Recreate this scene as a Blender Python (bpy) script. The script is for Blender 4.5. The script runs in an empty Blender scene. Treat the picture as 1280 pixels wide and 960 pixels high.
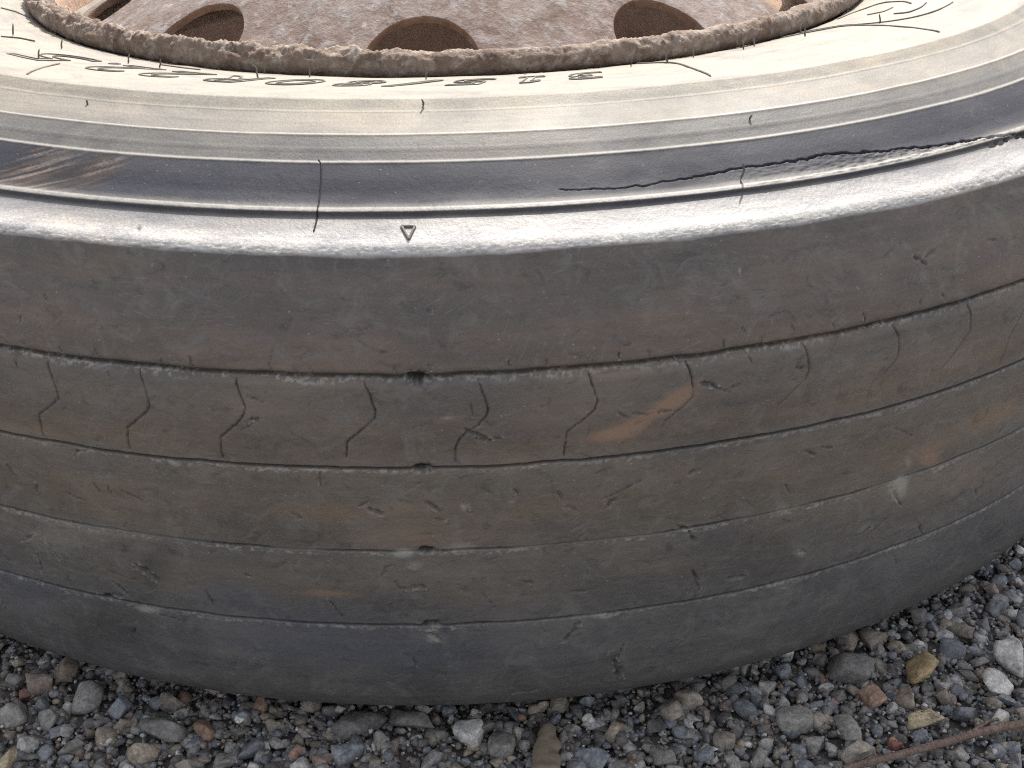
import bpy, math, random
import numpy as np
from mathutils import Matrix, Vector

random.seed(11)
RNG = np.random.default_rng(7)
SC = bpy.context.scene
COL = SC.collection
R_ = math.radians

# ------------------------------------------------------------------ camera
cd = bpy.data.cameras.new('camera')
cam = bpy.data.objects.new('camera', cd)
COL.objects.link(cam)
SC.camera = cam
cam.matrix_world = Matrix(((0.99864976, 0.03708379, -0.03637916, 0.0),
                           (-0.04977277, 0.48248641, -0.87448816, -0.97691303),
                           (-0.01487688, 0.87511808, 0.4836807, 0.46393503),
                           (0, 0, 0, 1)))
cd.sensor_width = 36.0
cd.lens = 36.0 * 1505.48 / 1280.0
cd.clip_start = 0.02
cd.clip_end = 500.0
cd.dof.use_dof = False

# ------------------------------------------------------------------ sky, sun, exposure
SUN_EL, SUN_AZ = 53.0, 14.0          # degrees; azimuth clockwise from +Y
w = bpy.data.worlds.new('World')
SC.world = w
w.use_nodes = True
nt = w.node_tree
nt.nodes.clear()
sky = nt.nodes.new('ShaderNodeTexSky')
sky.sky_type = 'NISHITA'
sky.sun_disc = False
sky.sun_elevation = R_(SUN_EL)
sky.sun_rotation = R_(SUN_AZ)
sky.air_density = 1.0
sky.dust_density = 2.5
sky.ozone_density = 0.6
bg = nt.nodes.new('ShaderNodeBackground')
bg.inputs['Strength'].default_value = 0.15
wo = nt.nodes.new('ShaderNodeOutputWorld')
hz = nt.nodes.new('ShaderNodeHueSaturation')      # thin white haze: a pale, weakly blue sky
hz.inputs['Saturation'].default_value = 0.42
warm = nt.nodes.new('ShaderNodeMix')
warm.data_type = 'RGBA'
warm.blend_type = 'MULTIPLY'
warm.inputs[0].default_value = 1.0
warm.inputs[7].default_value = (1.06, 1.0, 0.93, 1)
nt.links.new(sky.outputs[0], hz.inputs['Color'])
nt.links.new(hz.outputs[0], warm.inputs[6])
nt.links.new(warm.outputs[2], bg.inputs[0])
nt.links.new(bg.outputs[0], wo.inputs[0])

ld = bpy.data.lights.new('sun', 'SUN')
ld.energy = 3.4
ld.angle = R_(0.5)
ld.color = (1.0, 0.95, 0.87)
sun = bpy.data.objects.new('sun', ld)
COL.objects.link(sun)
sd = Vector((math.sin(R_(SUN_AZ)) * math.cos(R_(SUN_EL)), math.cos(R_(SUN_AZ)) * math.cos(R_(SUN_EL)), math.sin(R_(SUN_EL))))
sun.rotation_euler = sd.to_track_quat('Z', 'Y').to_euler()
sun.location = sd * 5

SC.view_settings.view_transform = 'Standard'
SC.view_settings.look = 'None'
SC.view_settings.gamma = 1.0
SC.view_settings.exposure = 1.15
SC.render.engine = 'CYCLES'
SC.cycles.use_denoising = False      # the fine grain of the surfaces is kept
SC.cycles.max_bounces = 8
SC.cycles.filter_width = 1.1

# ------------------------------------------------------------------ measured data (degrees round the axle, mm along the section)
PROFILE = [(0.286, 0.262), (0.298, 0.2765), (0.305, 0.286), (0.314, 0.2918), (0.335, 0.2964), (0.36, 0.301), (0.39, 0.3064), (0.412, 0.3099),
    (0.4249, 0.311), (0.4328, 0.3071), (0.44, 0.3055), (0.4527, 0.3027), (0.46, 0.2989), (0.4672, 0.2946), (0.476, 0.2904), (0.484, 0.286),
    (0.4895, 0.2838), (0.4946, 0.2826), (0.4953, 0.2823), (0.4956, 0.2803), (0.4966, 0.2798), (0.504, 0.2768), (0.5105, 0.2736),
    (0.5128, 0.271), (0.515, 0.266), (0.5225, 0.2475), (0.5275, 0.235), (0.531, 0.2231), (0.5325, 0.2), (0.533, 0.1782), (0.5334, 0.1557),
    (0.533, 0.1332), (0.5325, 0.111), (0.531, 0.0883), (0.5285, 0.06), (0.5245, 0.037), (0.52, 0.0265), (0.508, 0.015), (0.485, 0.006),
    (0.455, 0.001), (0.425, 0.0), (0.39, 0.001), (0.35, 0.008), (0.315, 0.018)]
SIPES = [[(-20.17, 305.25), (-20.42, 309.0), (-20.08, 323.0), (-20.14, 326.0), (-20.47, 328.75), (-21.43, 335.75), (-21.49, 340.5),
    (-21.46, 347.0)], [(-15.49, 306.75), (-15.36, 312.25), (-15.17, 323.25), (-15.38, 326.5), (-16.56, 336.0), (-16.65, 341.0),
    (-16.63, 347.0)], [(-10.73, 307.0), (-10.7, 310.75), (-10.42, 320.75), (-10.5, 323.75), (-10.91, 328.75), (-11.79, 336.0),
    (-11.86, 341.5), (-11.85, 346.25)], [(-4.74, 307.5), (-4.52, 313.25), (-4.31, 321.0), (-4.37, 324.25), (-4.89, 329.0), (-5.73, 335.75),
    (-5.83, 343.0)], [(0.44, 306.75), (0.64, 312.5), (0.87, 320.75), (0.78, 324.25), (0.4, 328.5), (-0.16, 331.75), (-0.51, 335.25),
    (-0.72, 340.0), (-0.7, 346.25)], [(5.55, 307.0), (5.78, 314.0), (5.97, 320.75), (5.86, 324.5), (5.33, 329.0), (4.54, 334.5),
    (4.47, 340.25), (4.39, 346.5)], [(10.21, 306.5), (10.47, 312.5), (10.62, 320.0), (10.6, 324.0), (10.1, 328.25), (9.29, 334.0),
    (9.11, 337.0), (9.1, 344.0)], [(16.26, 306.25), (16.58, 313.0), (16.68, 320.25), (16.54, 324.0), (16.04, 327.5), (15.48, 332.5),
    (15.11, 334.75), (15.05, 341.25)], [(21.41, 306.75), (21.84, 313.5), (21.94, 320.75), (21.84, 324.75), (21.18, 330.25), (20.45, 334.25),
    (20.3, 340.25), (20.25, 346.25)], [(26.34, 306.0), (26.63, 313.0), (26.72, 321.25), (26.42, 323.75), (25.62, 332.0), (25.04, 336.25),
    (24.99, 344.75)], [(30.72, 308.0), (31.06, 317.25), (29.98, 332.25), (29.79, 339.5), (29.56, 345.5)]]
CRACK = [(5.05, 219.75), (6.7, 220.75), (8.79, 221.25), (11.45, 219.5), (13.08, 217.75), (14.89, 216.75), (16.63, 217.25), (18.64, 216.5),
    (20.48, 215.75), (22.7, 218.75), (24.74, 221.0), (26.1, 222.25), (28.04, 224.5), (29.51, 225.75), (31.56, 228.25), (33.29, 231.0)]
SEAM = [(-7.66, 198.25), (-7.44, 201.25), (-7.25, 213.25), (-7.16, 222.5), (-7.1, 229.5), (-7.08, 235.0), (-7.1, 242.25)]
TRI = [(-2.91, 238.75), (-2.26, 239.0), (-2.53, 246.25)]
NICKS = [(-21.84, 288.8, -21.75, 292.2, 2.5), (-20.51, 277.8, -20.29, 280.5, 1.5), (-15.93, 243.0, -15.77, 245.5, 1.5), (-2.54, 305.0, -2.17, 305.2, 6.0),
    (-2.52, 349.2, -2.07, 349.2, 4.0), (-2.55, 393.2, -2.12, 393.5, 3.5), (-2.57, 438.0, -2.04, 438.0, 3.5), (-22.94, 299.5, -22.54, 302.0, 1.0),
    (-21.82, 299.8, -21.33, 302.2, 1.0), (-19.68, 299.5, -19.43, 302.8, 1.0), (-17.95, 299.0, -17.71, 302.5, 1.0), (-17.74, 298.8, -17.5, 302.2, 1.0),
    (-14.4, 299.0, -14.28, 302.0, 1.0), (-12.87, 298.5, -12.8, 302.5, 1.5), (-9.11, 299.0, -9.0, 302.2, 1.0), (-7.22, 300.0, -7.1, 303.2, 1.0),
    (-3.36, 299.2, -3.27, 301.8, 1.5), (-1.76, 299.0, -1.67, 301.8, 1.5), (1.83, 298.8, 1.93, 301.8, 1.5), (3.54, 298.8, 3.59, 301.8, 1.5),
    (7.01, 298.8, 7.05, 302.0, 1.5), (8.38, 298.8, 8.49, 302.0, 1.5), (9.57, 304.2, 9.83, 306.8, 1.5), (12.06, 299.0, 12.1, 302.0, 1.2),
    (13.03, 293.8, 13.22, 297.0, 1.2), (13.96, 299.5, 14.05, 302.0, 1.0), (15.57, 296.2, 15.84, 300.2, 1.2), (17.86, 299.0, 17.91, 302.0, 1.5),
    (19.57, 297.5, 19.7, 301.2, 1.5), (23.13, 298.2, 23.18, 301.2, 1.5), (24.6, 298.0, 24.65, 301.0, 1.5), (23.0, 277.5, 23.65, 281.8, 2.5),
    (23.65, 278.8, 24.42, 277.0, 1.5), (14.01, 302.5, 14.23, 303.8, 1.0), (-22.26, 309.5, -22.18, 313.2, 1.0), (-17.16, 308.0, -17.06, 312.0, 1.0),
    (-1.89, 275.5, -1.52, 277.5, 1.5), (-3.98, 294.2, -3.55, 294.2, 1.0), (7.21, 296.0, 7.65, 295.2, 1.0), (27.95, 278.8, 28.77, 280.2, 1.0),
    (-10.29, 327.2, -9.76, 325.2, 2.0), (-10.83, 332.5, -10.1, 328.0, 1.0), (-0.13, 330.8, 0.69, 334.5, 2.5), (0.28, 334.8, 1.01, 336.5, 2.0),
    (1.01, 335.0, 1.54, 335.5, 1.5), (0.08, 316.8, 0.18, 324.2, 1.0), (11.01, 317.8, 11.66, 319.8, 3.0), (11.56, 319.5, 12.35, 323.2, 2.0),
    (12.56, 322.0, 12.98, 320.2, 1.5), (13.26, 306.0, 13.62, 312.0, 1.0), (15.83, 317.0, 16.44, 318.8, 1.0), (8.8, 329.2, 9.58, 329.0, 1.5),
    (6.97, 327.0, 7.52, 330.8, 1.5), (7.63, 328.0, 8.41, 329.8, 1.5), (-19.87, 354.8, -19.05, 349.5, 2.5), (-24.22, 367.8, -23.78, 374.8, 2.0),
    (-22.66, 375.2, -22.7, 379.8, 2.0), (-19.02, 369.0, -18.76, 374.0, 1.5), (-18.27, 368.5, -18.17, 375.0, 1.5), (-20.81, 376.8, -19.79, 380.0, 1.0),
    (-17.47, 370.5, -16.51, 374.0, 1.0), (-8.76, 373.8, -8.38, 376.3, 2.0), (-7.22, 351.2, -7.17, 359.5, 1.5), (-10.28, 315.0, -9.41, 317.8, 1.0),
    (-3.64, 365.8, -3.26, 365.8, 1.0), (-5.4, 368.8, -4.98, 366.2, 2.0), (4.07, 364.2, 4.34, 369.8, 1.5), (6.43, 376.3, 6.87, 371.5, 2.5),
    (4.41, 373.0, 4.95, 374.8, 2.0), (6.46, 370.2, 8.24, 363.5, 1.0), (-2.29, 366.5, -1.59, 371.5, 2.5), (-0.46, 367.2, -0.21, 372.8, 2.0),
    (-1.82, 375.8, -1.37, 377.0, 2.0), (-4.99, 370.2, -4.29, 373.2, 3.0), (1.93, 361.2, 2.25, 365.2, 1.5), (10.65, 363.5, 11.14, 361.2, 2.5),
    (16.61, 361.0, 17.53, 366.0, 2.0), (17.84, 362.0, 18.62, 364.8, 1.5), (22.37, 362.2, 23.67, 370.0, 1.0), (30.7, 391.0, 30.98, 387.0, 1.5),
    (-23.9, 419.0, -23.84, 433.2, 1.5), (-26.61, 425.8, -25.86, 431.0, 1.0), (-24.66, 413.8, -23.64, 406.8, 1.5), (-22.67, 415.5, -22.09, 424.2, 1.2),
    (-23.2, 408.5, -22.56, 413.2, 1.2), (-17.43, 415.0, -16.66, 420.5, 4.5), (-17.85, 416.2, -17.46, 412.2, 2.0), (-19.31, 427.5, -18.66, 433.5, 2.0),
    (-20.42, 438.8, -18.87, 435.5, 2.5), (-13.95, 423.0, -13.7, 433.8, 1.5), (-28.0, 463.8, -27.9, 469.8, 1.5), (-17.62, 443.5, -15.87, 445.8, 1.0),
    (-18.86, 457.8, -18.91, 462.0, 2.0), (-20.6, 427.0, -20.15, 429.2, 1.0), (-7.48, 423.8, -6.81, 435.0, 1.5), (-11.75, 410.8, -11.22, 412.5, 1.5),
    (-4.88, 410.2, -4.14, 401.0, 1.5), (-3.58, 415.8, -2.54, 414.8, 3.0), (-2.45, 444.5, -1.83, 449.5, 3.0), (-4.01, 411.5, -3.55, 418.8, 1.0),
    (0.27, 418.8, 0.92, 429.2, 1.0), (4.91, 423.0, 5.66, 423.8, 1.5), (4.51, 455.0, 5.35, 443.0, 3.0), (7.22, 467.5, 7.71, 486.8, 4.0),
    (7.49, 472.5, 7.72, 461.8, 1.5), (1.65, 491.5, 3.21, 489.5, 2.5), (-3.39, 460.5, -3.35, 466.0, 1.5), (2.43, 414.0, 2.82, 415.2, 2.0),
    (11.21, 419.5, 11.73, 433.0, 2.0), (13.26, 429.2, 14.26, 429.8, 2.5), (10.26, 392.2, 10.86, 394.2, 2.5), (10.85, 395.5, 11.3, 403.8, 2.0),
    (15.95, 378.8, 16.36, 385.2, 1.5), (22.77, 397.2, 23.78, 411.2, 2.0), (22.11, 422.2, 22.89, 416.0, 1.5), (24.22, 446.0, 24.61, 452.8, 1.5),
    (17.07, 421.5, 17.78, 423.2, 1.5), (21.03, 422.5, 21.9, 420.0, 2.0), (21.08, 440.0, 22.03, 434.2, 1.5), (25.41, 427.2, 26.03, 437.5, 2.0),
    (29.78, 421.0, 30.07, 426.2, 1.5), (34.21, 485.2, 35.65, 491.0, 1.5)]
HOLES = [3, 4, 5, 6]
STAINS_SHADE = [(8.22, 332.0, 21.6, -8.0, 1.8, 4.0, 'rust', 0.9), (9.87, 322.2, 9.8, -5.0, 2.3, 3.5, 'rust', 1.0), (6.88, 337.5, 15.6, 0.0, 0.4, 3.5, 'rust', 0.65),
    (-2.04, 387.5, 53.9, -1.0, -0.0, 5.5, 'rust', 0.45), (-7.36, 372.2, 32.2, 1.0, -1.1, 8.0, 'rust', 0.4), (24.48, 383.8, 28.2, -3.0, 4.7, 7.5, 'rust', 0.5),
    (25.46, 389.0, 5.3, -1.0, 3.9, 5.5, 'rust', 0.7), (30.11, 377.0, 33.4, -2.0, 8.5, 10.5, 'rust', 0.35), (-7.45, 419.5, 16.9, 0.5, -0.5, 3.0, 'rust', 0.7),
    (-12.75, 296.2, 21.5, 0.0, -0.4, 4.0, 'rust', 0.35), (-0.99, 325.0, 20.4, 1.0, -0.1, 3.5, 'rust', 0.3), (-5.09, 330.5, 41.1, 1.5, -0.6, 5.5, 'rust', 0.25),
    (28.14, 409.5, 33.1, -0.5, 8.3, 12.5, 'rust', 0.3), (-21.11, 344.0, 25.0, 0.5, -1.7, 4.5, 'rust', 0.25), (12.15, 351.8, 46.1, -2.0, 2.2, 8.5, 'rust', 0.12),
    (-9.44, 445.5, 69.9, 1.0, -3.7, 22.0, 'blue', 0.8), (-12.51, 422.5, 19.7, 0.0, -1.9, 8.5, 'blue', 0.8), (-25.82, 450.2, 28.2, 2.5, -12.5, 20.0, 'blue', 0.7),
    (-3.26, 459.2, 77.6, 3.5, -1.2, 20.0, 'blue', 0.5), (23.83, 470.0, 55.4, -12.0, 21.6, 31.0, 'blue', 0.3), (-19.03, 485.0, 33.2, 7.0, -8.4, 15.5, 'blue', 0.4),
    (-12.38, 272.2, 42.9, -2.0, 0.3, 17.0, 'pale', 0.25), (12.12, 272.8, 45.6, 0.0, 1.0, 17.0, 'pale', 0.25), (23.21, 401.5, 7.6, 3.0, 1.4, 7.0, 'pale', 0.7),
    (23.56, 397.2, 4.4, 1.5, 1.3, 6.0, 'pale', 0.8), (-0.98, 324.2, 4.1, 0.0, -0.0, 1.5, 'pale', 0.6), (21.4, 418.5, 5.3, -3.5, 2.1, 2.5, 'pale', 0.5),
    (17.45, 423.8, 4.7, 1.5, 0.5, 4.0, 'pale', 0.5), (15.8, 390.5, 5.3, 1.0, 0.9, 7.5, 'pale', 0.4), (23.67, 384.8, 3.8, 1.5, 1.2, 6.0, 'pale', 0.5),
    (-17.63, 442.5, 6.9, -0.5, -0.8, 2.5, 'pale', 1.0), (-3.44, 394.2, 5.1, -0.5, -0.2, 3.0, 'pale', 0.9), (-2.98, 402.2, 5.1, 0.5, -0.2, 3.5, 'pale', 0.7),
    (-0.69, 392.0, 9.4, 0.5, -0.1, 3.5, 'pale', 0.6), (-2.36, 448.2, 4.6, 0.0, -0.2, 4.0, 'pale', 0.6), (6.17, 438.8, 10.1, 0.0, 0.3, 2.5, 'pale', 0.5),
    (1.89, 368.2, 2.8, 0.0, -0.0, 2.0, 'pale', 0.5), (-0.34, 369.8, 2.8, 0.5, -0.1, 3.0, 'pale', 0.7), (19.18, 409.5, 4.4, 4.5, -5.4, 8.5, 'pale', 0.2),
    (17.17, 450.8, 11.2, -4.5, 9.9, 17.5, 'pale', 0.3), (-22.88, 411.0, 25.2, 4.5, -9.5, 17.0, 'pale', 0.35), (-19.15, 398.8, 33.3, 0.0, -4.6, 12.5, 'pale', 0.25),
    (-20.93, 464.8, 25.1, -6.0, -6.4, 20.0, 'dark', 0.8), (-17.44, 424.8, 11.1, -1.5, -2.9, 13.5, 'dark', 0.5), (-16.17, 408.0, 8.5, -1.5, -1.8, 9.5, 'dark', 0.5),  # first patch on this line: a shadow painted onto the lowest rib
    (15.44, 417.2, 14.3, -6.5, 13.0, 23.0, 'dark', 0.5), (12.65, 411.0, 31.8, -2.5, 3.0, 10.5, 'dark', 0.2), (-23.59, 215.2, 22.5, -27.5, 17.1, 12.5, 'scrape', 1.0),
    (-19.61, 209.0, 14.8, -16.5, 7.8, 7.0, 'scrape', 0.8), (33.1, 208.8, 3.8, 7.0, -19.0, 8.5, 'pale2', 0.6), (29.62, 210.0, 10.4, 2.5, -5.7, 6.0, 'pale2', 0.5)]
TEXT = [('3', 8.26, 12.6), ('1', 3.93, 7.6), ('5', -1.2, 3.4), ('/', -5.6, -1.2), ('8', -9.9, -5.6), ('0', -15.5, -10.5), ('R', -21.4, -15.9),
    ('2', -26.8, -21.5), ('2', -32.3, -26.8), ('.', -34.2, -31.9), ('5', -41, -34.2)]
ARCS = [[(38, 42), (42, 52), (44.6, 66), (43.79, 91.5), (41.66, 119.5), (39.29, 148)], [(41, 42), (45, 60), (44.81, 77.75), (46.5, 98.25),
    (49.81, 106.5), (53.37, 108.5), (55.45, 108.25)], [(50, 44), (54, 46.5), (59.06, 56.5), (58.28, 73.25), (56.22, 81.25)], [(51, 62),
    (52.5, 70), (55, 71.5)], [(50.52, 80.0), (50.8, 89.25), (53.24, 91.75), (56.4, 90.0)], [(18.5, 42), (20.4, 70), (18.27, 115.25),
    (17.06, 149.0)], [(-69.91, 58.5), (-68.46, 49.0), (-65.12, 42.0)], [(-51.0, 82.25), (-50.21, 72.0), (-48.23, 67.5)], [(-30.92, 149.5),
    (-32.75, 126.75), (-34.18, 107.75)], [(-30.5, 58), (-27.5, 60), (-25, 61)]]
WHISKERS = [(-52, 72, 0.008, 0.06), (-43.5, 66, 0.006, 0.12), (-37.5, 105, 0.006, 0.15), (-32.5, 70, 0.006, 0.22), (-28.3, 72, 0.006, 0.12),
    (-19.7, 45, 0.006, 0.21), (-17, 84, 0.007, -0.24), (-13.8, 60, 0.006, -0.02), (-2.8, 66, 0.007, 0.22), (6.5, 55, 0.006, 0.07),
    (16.6, 62, 0.007, 0.2), (20, 66, 0.0065, -0.19), (24.5, 52, 0.007, -0.02), (30, 58, 0.0065, -0.13), (32.5, 52, 0.006, 0.02),
    (38.3, 62, 0.006, 0.04), (41, 48, 0.005, -0.24), (45.5, 86, 0.006, -0.14), (-2.1, 159, 0.0045, -0.11), (17.1, 188, 0.0028, 0.21),
    (-23.7, 168, 0.003, 0.13), (14.7, 224, 0.01, -0.17)]
STONES = [(0.2438, -0.4842, 15.9, 19.8, 'y'), (0.2331, -0.5182, 19.4, 13.4, 'c'), (0.2065, -0.4792, 24.8, 24.3, 'd'), (0.1913, -0.5407, 17.1, 11.9, 'p'),
    (0.1922, -0.5225, 11.7, 22.8, 'g'), (0.1646, -0.5149, 17.7, 16.7, 'g'), (0.1414, -0.5046, 11.1, 10.6, 'b'), (0.0706, -0.5157, 13.4, 15.1, 't'),
    (0.056, -0.5337, 17.1, 13.5, 'b'), (0.1121, -0.4955, 12.9, 11.8, 'k'), (0.2288, -0.4514, 19.3, 19.9, 'k'), (0.2114, -0.502, 12.9, 12.1, 'o'),
    (0.2285, -0.5031, 11.2, 15.5, 't'), (0.3111, -0.4155, 11.6, 11.2, 'r'), (0.3083, -0.4318, 13.3, 14.9, 'b'), (0.2947, -0.4805, 15.1, 20.5, 'w'),
    (0.2809, -0.4955, 15.7, 13.9, 'w'), (0.2666, -0.4688, 13.5, 15.8, 'b'), (0.2114, -0.455, 13.7, 18.3, 'k'), (0.31, -0.3869, 10.0, 10.4, 'g'),
    (0.2841, -0.409, 7.8, 8.4, 'g'), (-0.2302, -0.4509, 10.8, 19.4, 't'), (-0.2425, -0.4623, 14.2, 14.3, 'r'), (-0.2498, -0.4668, 7.0, 9.4, 'R'),
    (-0.2134, -0.4735, 15.7, 20.6, 'g'), (-0.1938, -0.4833, 12.9, 12.2, 'b'), (-0.1892, -0.4942, 11.5, 9.8, 't'), (-0.1747, -0.5167, 19.0, 13.3, 't'),
    (-0.1458, -0.5017, 12.7, 11.6, 'o'), (-0.1967, -0.503, 10.1, 12.8, 't'), (-0.1666, -0.5021, 23.6, 19.0, 'd'), (-0.2507, -0.485, 15.4, 14.7, 'g'),
    (-0.236, -0.5061, 10.8, 10.7, 'w'), (-0.2442, -0.5166, 9.9, 13.6, 'c'), (-0.1178, -0.4847, 8.6, 9.8, 'o'), (-0.1668, -0.4796, 13.0, 13.4, 'k'),
    (-0.1184, -0.5175, 12.4, 12.1, 'b'), (-0.0948, -0.5191, 9.1, 9.0, 'o'), (-0.0806, -0.5271, 11.4, 10.7, 'r'), (-0.0637, -0.503, 27.9, 14.5, 'd'),
    (-0.0364, -0.5001, 26.4, 13.5, 'd'), (-0.0069, -0.5164, 15.8, 13.0, 'w'), (-0.0005, -0.51, 15.1, 13.2, 'g'), (-0.0014, -0.4971, 7.7, 5.2, 'W'),
    (-0.0686, -0.5235, 15.6, 13.8, 'b'), (0.0103, -0.5231, 13.2, 15.7, 'g'), (0.0575, -0.5085, 6.8, 7.2, 'W'), (-0.2572, -0.4569, 10.7, 10.9, 'g'),
    (-0.2305, -0.4892, 11.1, 11.1, 'g'), (-0.2126, -0.5087, 10.8, 11.6, 'g'), (-0.1318, -0.5238, 12.3, 11.9, 'g'), (-0.1082, -0.5001, 10.2, 9.4, 'k'),
    (-0.0906, -0.4864, 10.4, 9.7, 'k'), (-0.0506, -0.5152, 10.8, 11.0, 'g'), (-0.0255, -0.5306, 12.2, 10.6, 'g'), (0.0429, -0.4952, 10.3, 9.5, 'k'),
    (0.092, -0.5131, 10.9, 10.2, 'd'), (0.0927, -0.5355, 12.2, 11.6, 'g'), (0.1135, -0.5341, 9.8, 9.8, 'b'), (0.1253, -0.5266, 10.8, 11.0, 'k'),
    (0.1413, -0.5386, 11.4, 11.7, 'g'), (0.1718, -0.5324, 10.7, 11.0, 'g'), (0.1569, -0.4904, 10.5, 9.9, 'g'), (0.1758, -0.4854, 8.8, 9.0, 'b'),
    (0.2495, -0.5027, 10.3, 11.2, 'k'), (0.2557, -0.515, 11.0, 9.8, 'b'), (0.2431, -0.5424, 9.8, 10.2, 'g'), (0.2723, -0.5219, 10.1, 10.8, 'w'),
    (0.2938, -0.4466, 9.3, 11.7, 'b'), (0.2594, -0.4372, 10.3, 11.7, 'g'), (0.2126, -0.535, 7.4, 7.1, 'R')]
TWIG = [[(0.1768, -0.5556), (0.1922, -0.5514), (0.2074, -0.5481), (0.221, -0.5441), (0.239, -0.5399), (0.2532, -0.5352), (0.2667, -0.5328),
    (0.2824, -0.5304), (0.3033, -0.526), (0.3258, -0.5234)], [(0.251, -0.5357), (0.2619, -0.5291), (0.2679, -0.5277)]]
WOOD = [(0.0351, -0.5126), (0.0313, -0.5479)]

# ------------------------------------------------------------------ helpers
def tag(o, **k):
    for a, b in k.items():
        o[a] = b
    return o


def mesh_np(name, V, F, mat, parent=None, attrs=None, uv=None, smooth=True, link=True):
    """V (n,3), F (m,3 or 4) -> mesh object"""
    me = bpy.data.meshes.new(name)
    V = np.ascontiguousarray(V, np.float32)
    F = np.ascontiguousarray(F, np.int32)
    k = F.shape[1]
    me.vertices.add(len(V))
    me.vertices.foreach_set('co', V.ravel())
    me.loops.add(F.size)
    me.loops.foreach_set('vertex_index', F.ravel())
    me.polygons.add(len(F))
    me.polygons.foreach_set('loop_start', np.arange(0, F.size, k, dtype=np.int32))
    if smooth:
        me.polygons.foreach_set('use_smooth', np.ones(len(F), bool))
    me.update(calc_edges=True)
    if uv is not None:
        l = me.uv_layers.new(name='surface')
        l.data.foreach_set('uv', np.ascontiguousarray(uv[F.ravel()], np.float32).ravel())
    for an, a in (attrs or {}).items():
        at = me.attributes.new(an, 'FLOAT_COLOR', 'POINT')
        at.data.foreach_set('color', np.ascontiguousarray(a, np.float32).ravel())
    if mat:
        me.materials.append(mat)
    if not link:
        return me
    o = bpy.data.objects.new(name, me)
    COL.objects.link(o)
    if parent:
        o.parent = parent
    return o


def grid_faces(nr, nc, wrap=False):
    i = np.arange(nr - 1)[:, None]
    j = np.arange(nc if wrap else nc - 1)[None, :]
    j2 = (j + 1) % nc
    a = i * nc + j
    b = i * nc + j2
    return np.stack([a, b, b + nc, a + nc], -1).reshape(-1, 4)


def vnoise(u, v, seed=0, wrap_u=0):
    """2-D value noise, -1..1"""
    ui = np.floor(u).astype(np.int64)
    vi = np.floor(v).astype(np.int64)
    fu = u - ui
    fv = v - vi
    fu = fu * fu * (3 - 2 * fu)
    fv = fv * fv * (3 - 2 * fv)

    def h(a, b):
        x = (a * 374761393 + b * 668265263 + seed * 2147483647 + 1013904223) & 0xffffffff
        x = ((x ^ (x >> 13)) * 1274126177) & 0xffffffff
        x = ((x ^ (x >> 16)) * 2246822519) & 0xffffffff
        x = x ^ (x >> 15)
        return (x & 0xffff) / 32767.5 - 1.0
    return ((h(ui, vi) * (1 - fu) + h(ui + 1, vi) * fu) * (1 - fv)
            + (h(ui, vi + 1) * (1 - fu) + h(ui + 1, vi + 1) * fu) * fv)


def fbm(u, v, seed=0, oct=4, gain=0.5):
    s = 0
    a = 1.0
    t = 0
    for k in range(oct):
        s = s + a * vnoise(u * 2 ** k, v * 2 ** k, seed + 17 * k)
        t += a
        a *= gain
    return s / t


def tube_arrays(P, r, n=6, closed=False):
    P = np.asarray(P, float)
    m = len(P)
    r = np.broadcast_to(np.asarray(r, float), (m,))
    T = np.gradient(P, axis=0) if not closed else (np.roll(P, -1, 0) - np.roll(P, 1, 0))
    T /= np.maximum(np.linalg.norm(T, axis=1), 1e-12)[:, None]
    up = np.array([0.13, 0.21, 0.97])
    A = np.cross(T, up)
    A /= np.maximum(np.linalg.norm(A, axis=1), 1e-9)[:, None]
    B = np.cross(T, A)
    a = np.linspace(0, 2 * np.pi, n, endpoint=False)
    V = P[:, None] + r[:, None, None] * (np.cos(a)[None, :, None] * A[:, None] + np.sin(a)[None, :, None] * B[:, None])
    V = V.reshape(-1, 3)
    if closed:
        i = np.arange(m)[:, None]
        j = np.arange(n)[None, :]
        i2 = (i + 1) % m
        F = np.stack([i * n + j, i * n + (j + 1) % n, i2 * n + (j + 1) % n, i2 * n + j], -1).reshape(-1, 4)
    else:
        F = grid_faces(m, n, wrap=True)
        c0 = len(V)
        V = np.vstack([V, P[0], P[-1]])
        e = []
        for j in range(n):
            j2 = (j + 1) % n
            e.append((c0, c0, j2, j))
            e.append((c0 + 1, c0 + 1, (m - 1) * n + j, (m - 1) * n + j2))
        # caps as degenerate-free triangles written as quads are avoided: pull the ends shut instead
        V[:n] = P[0] + (V[:n] - P[0]) * 0.15
        V[(m - 1) * n:m * n] = P[-1] + (V[(m - 1) * n:m * n] - P[-1]) * 0.15
        V = V[:c0]
    return V, F


def join_arrays(parts):
    Vs, Fs, o = [], [], 0
    for V, F in parts:
        Vs.append(V)
        Fs.append(F + o)
        o += len(V)
    return np.vstack(Vs), np.vstack(Fs)


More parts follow.
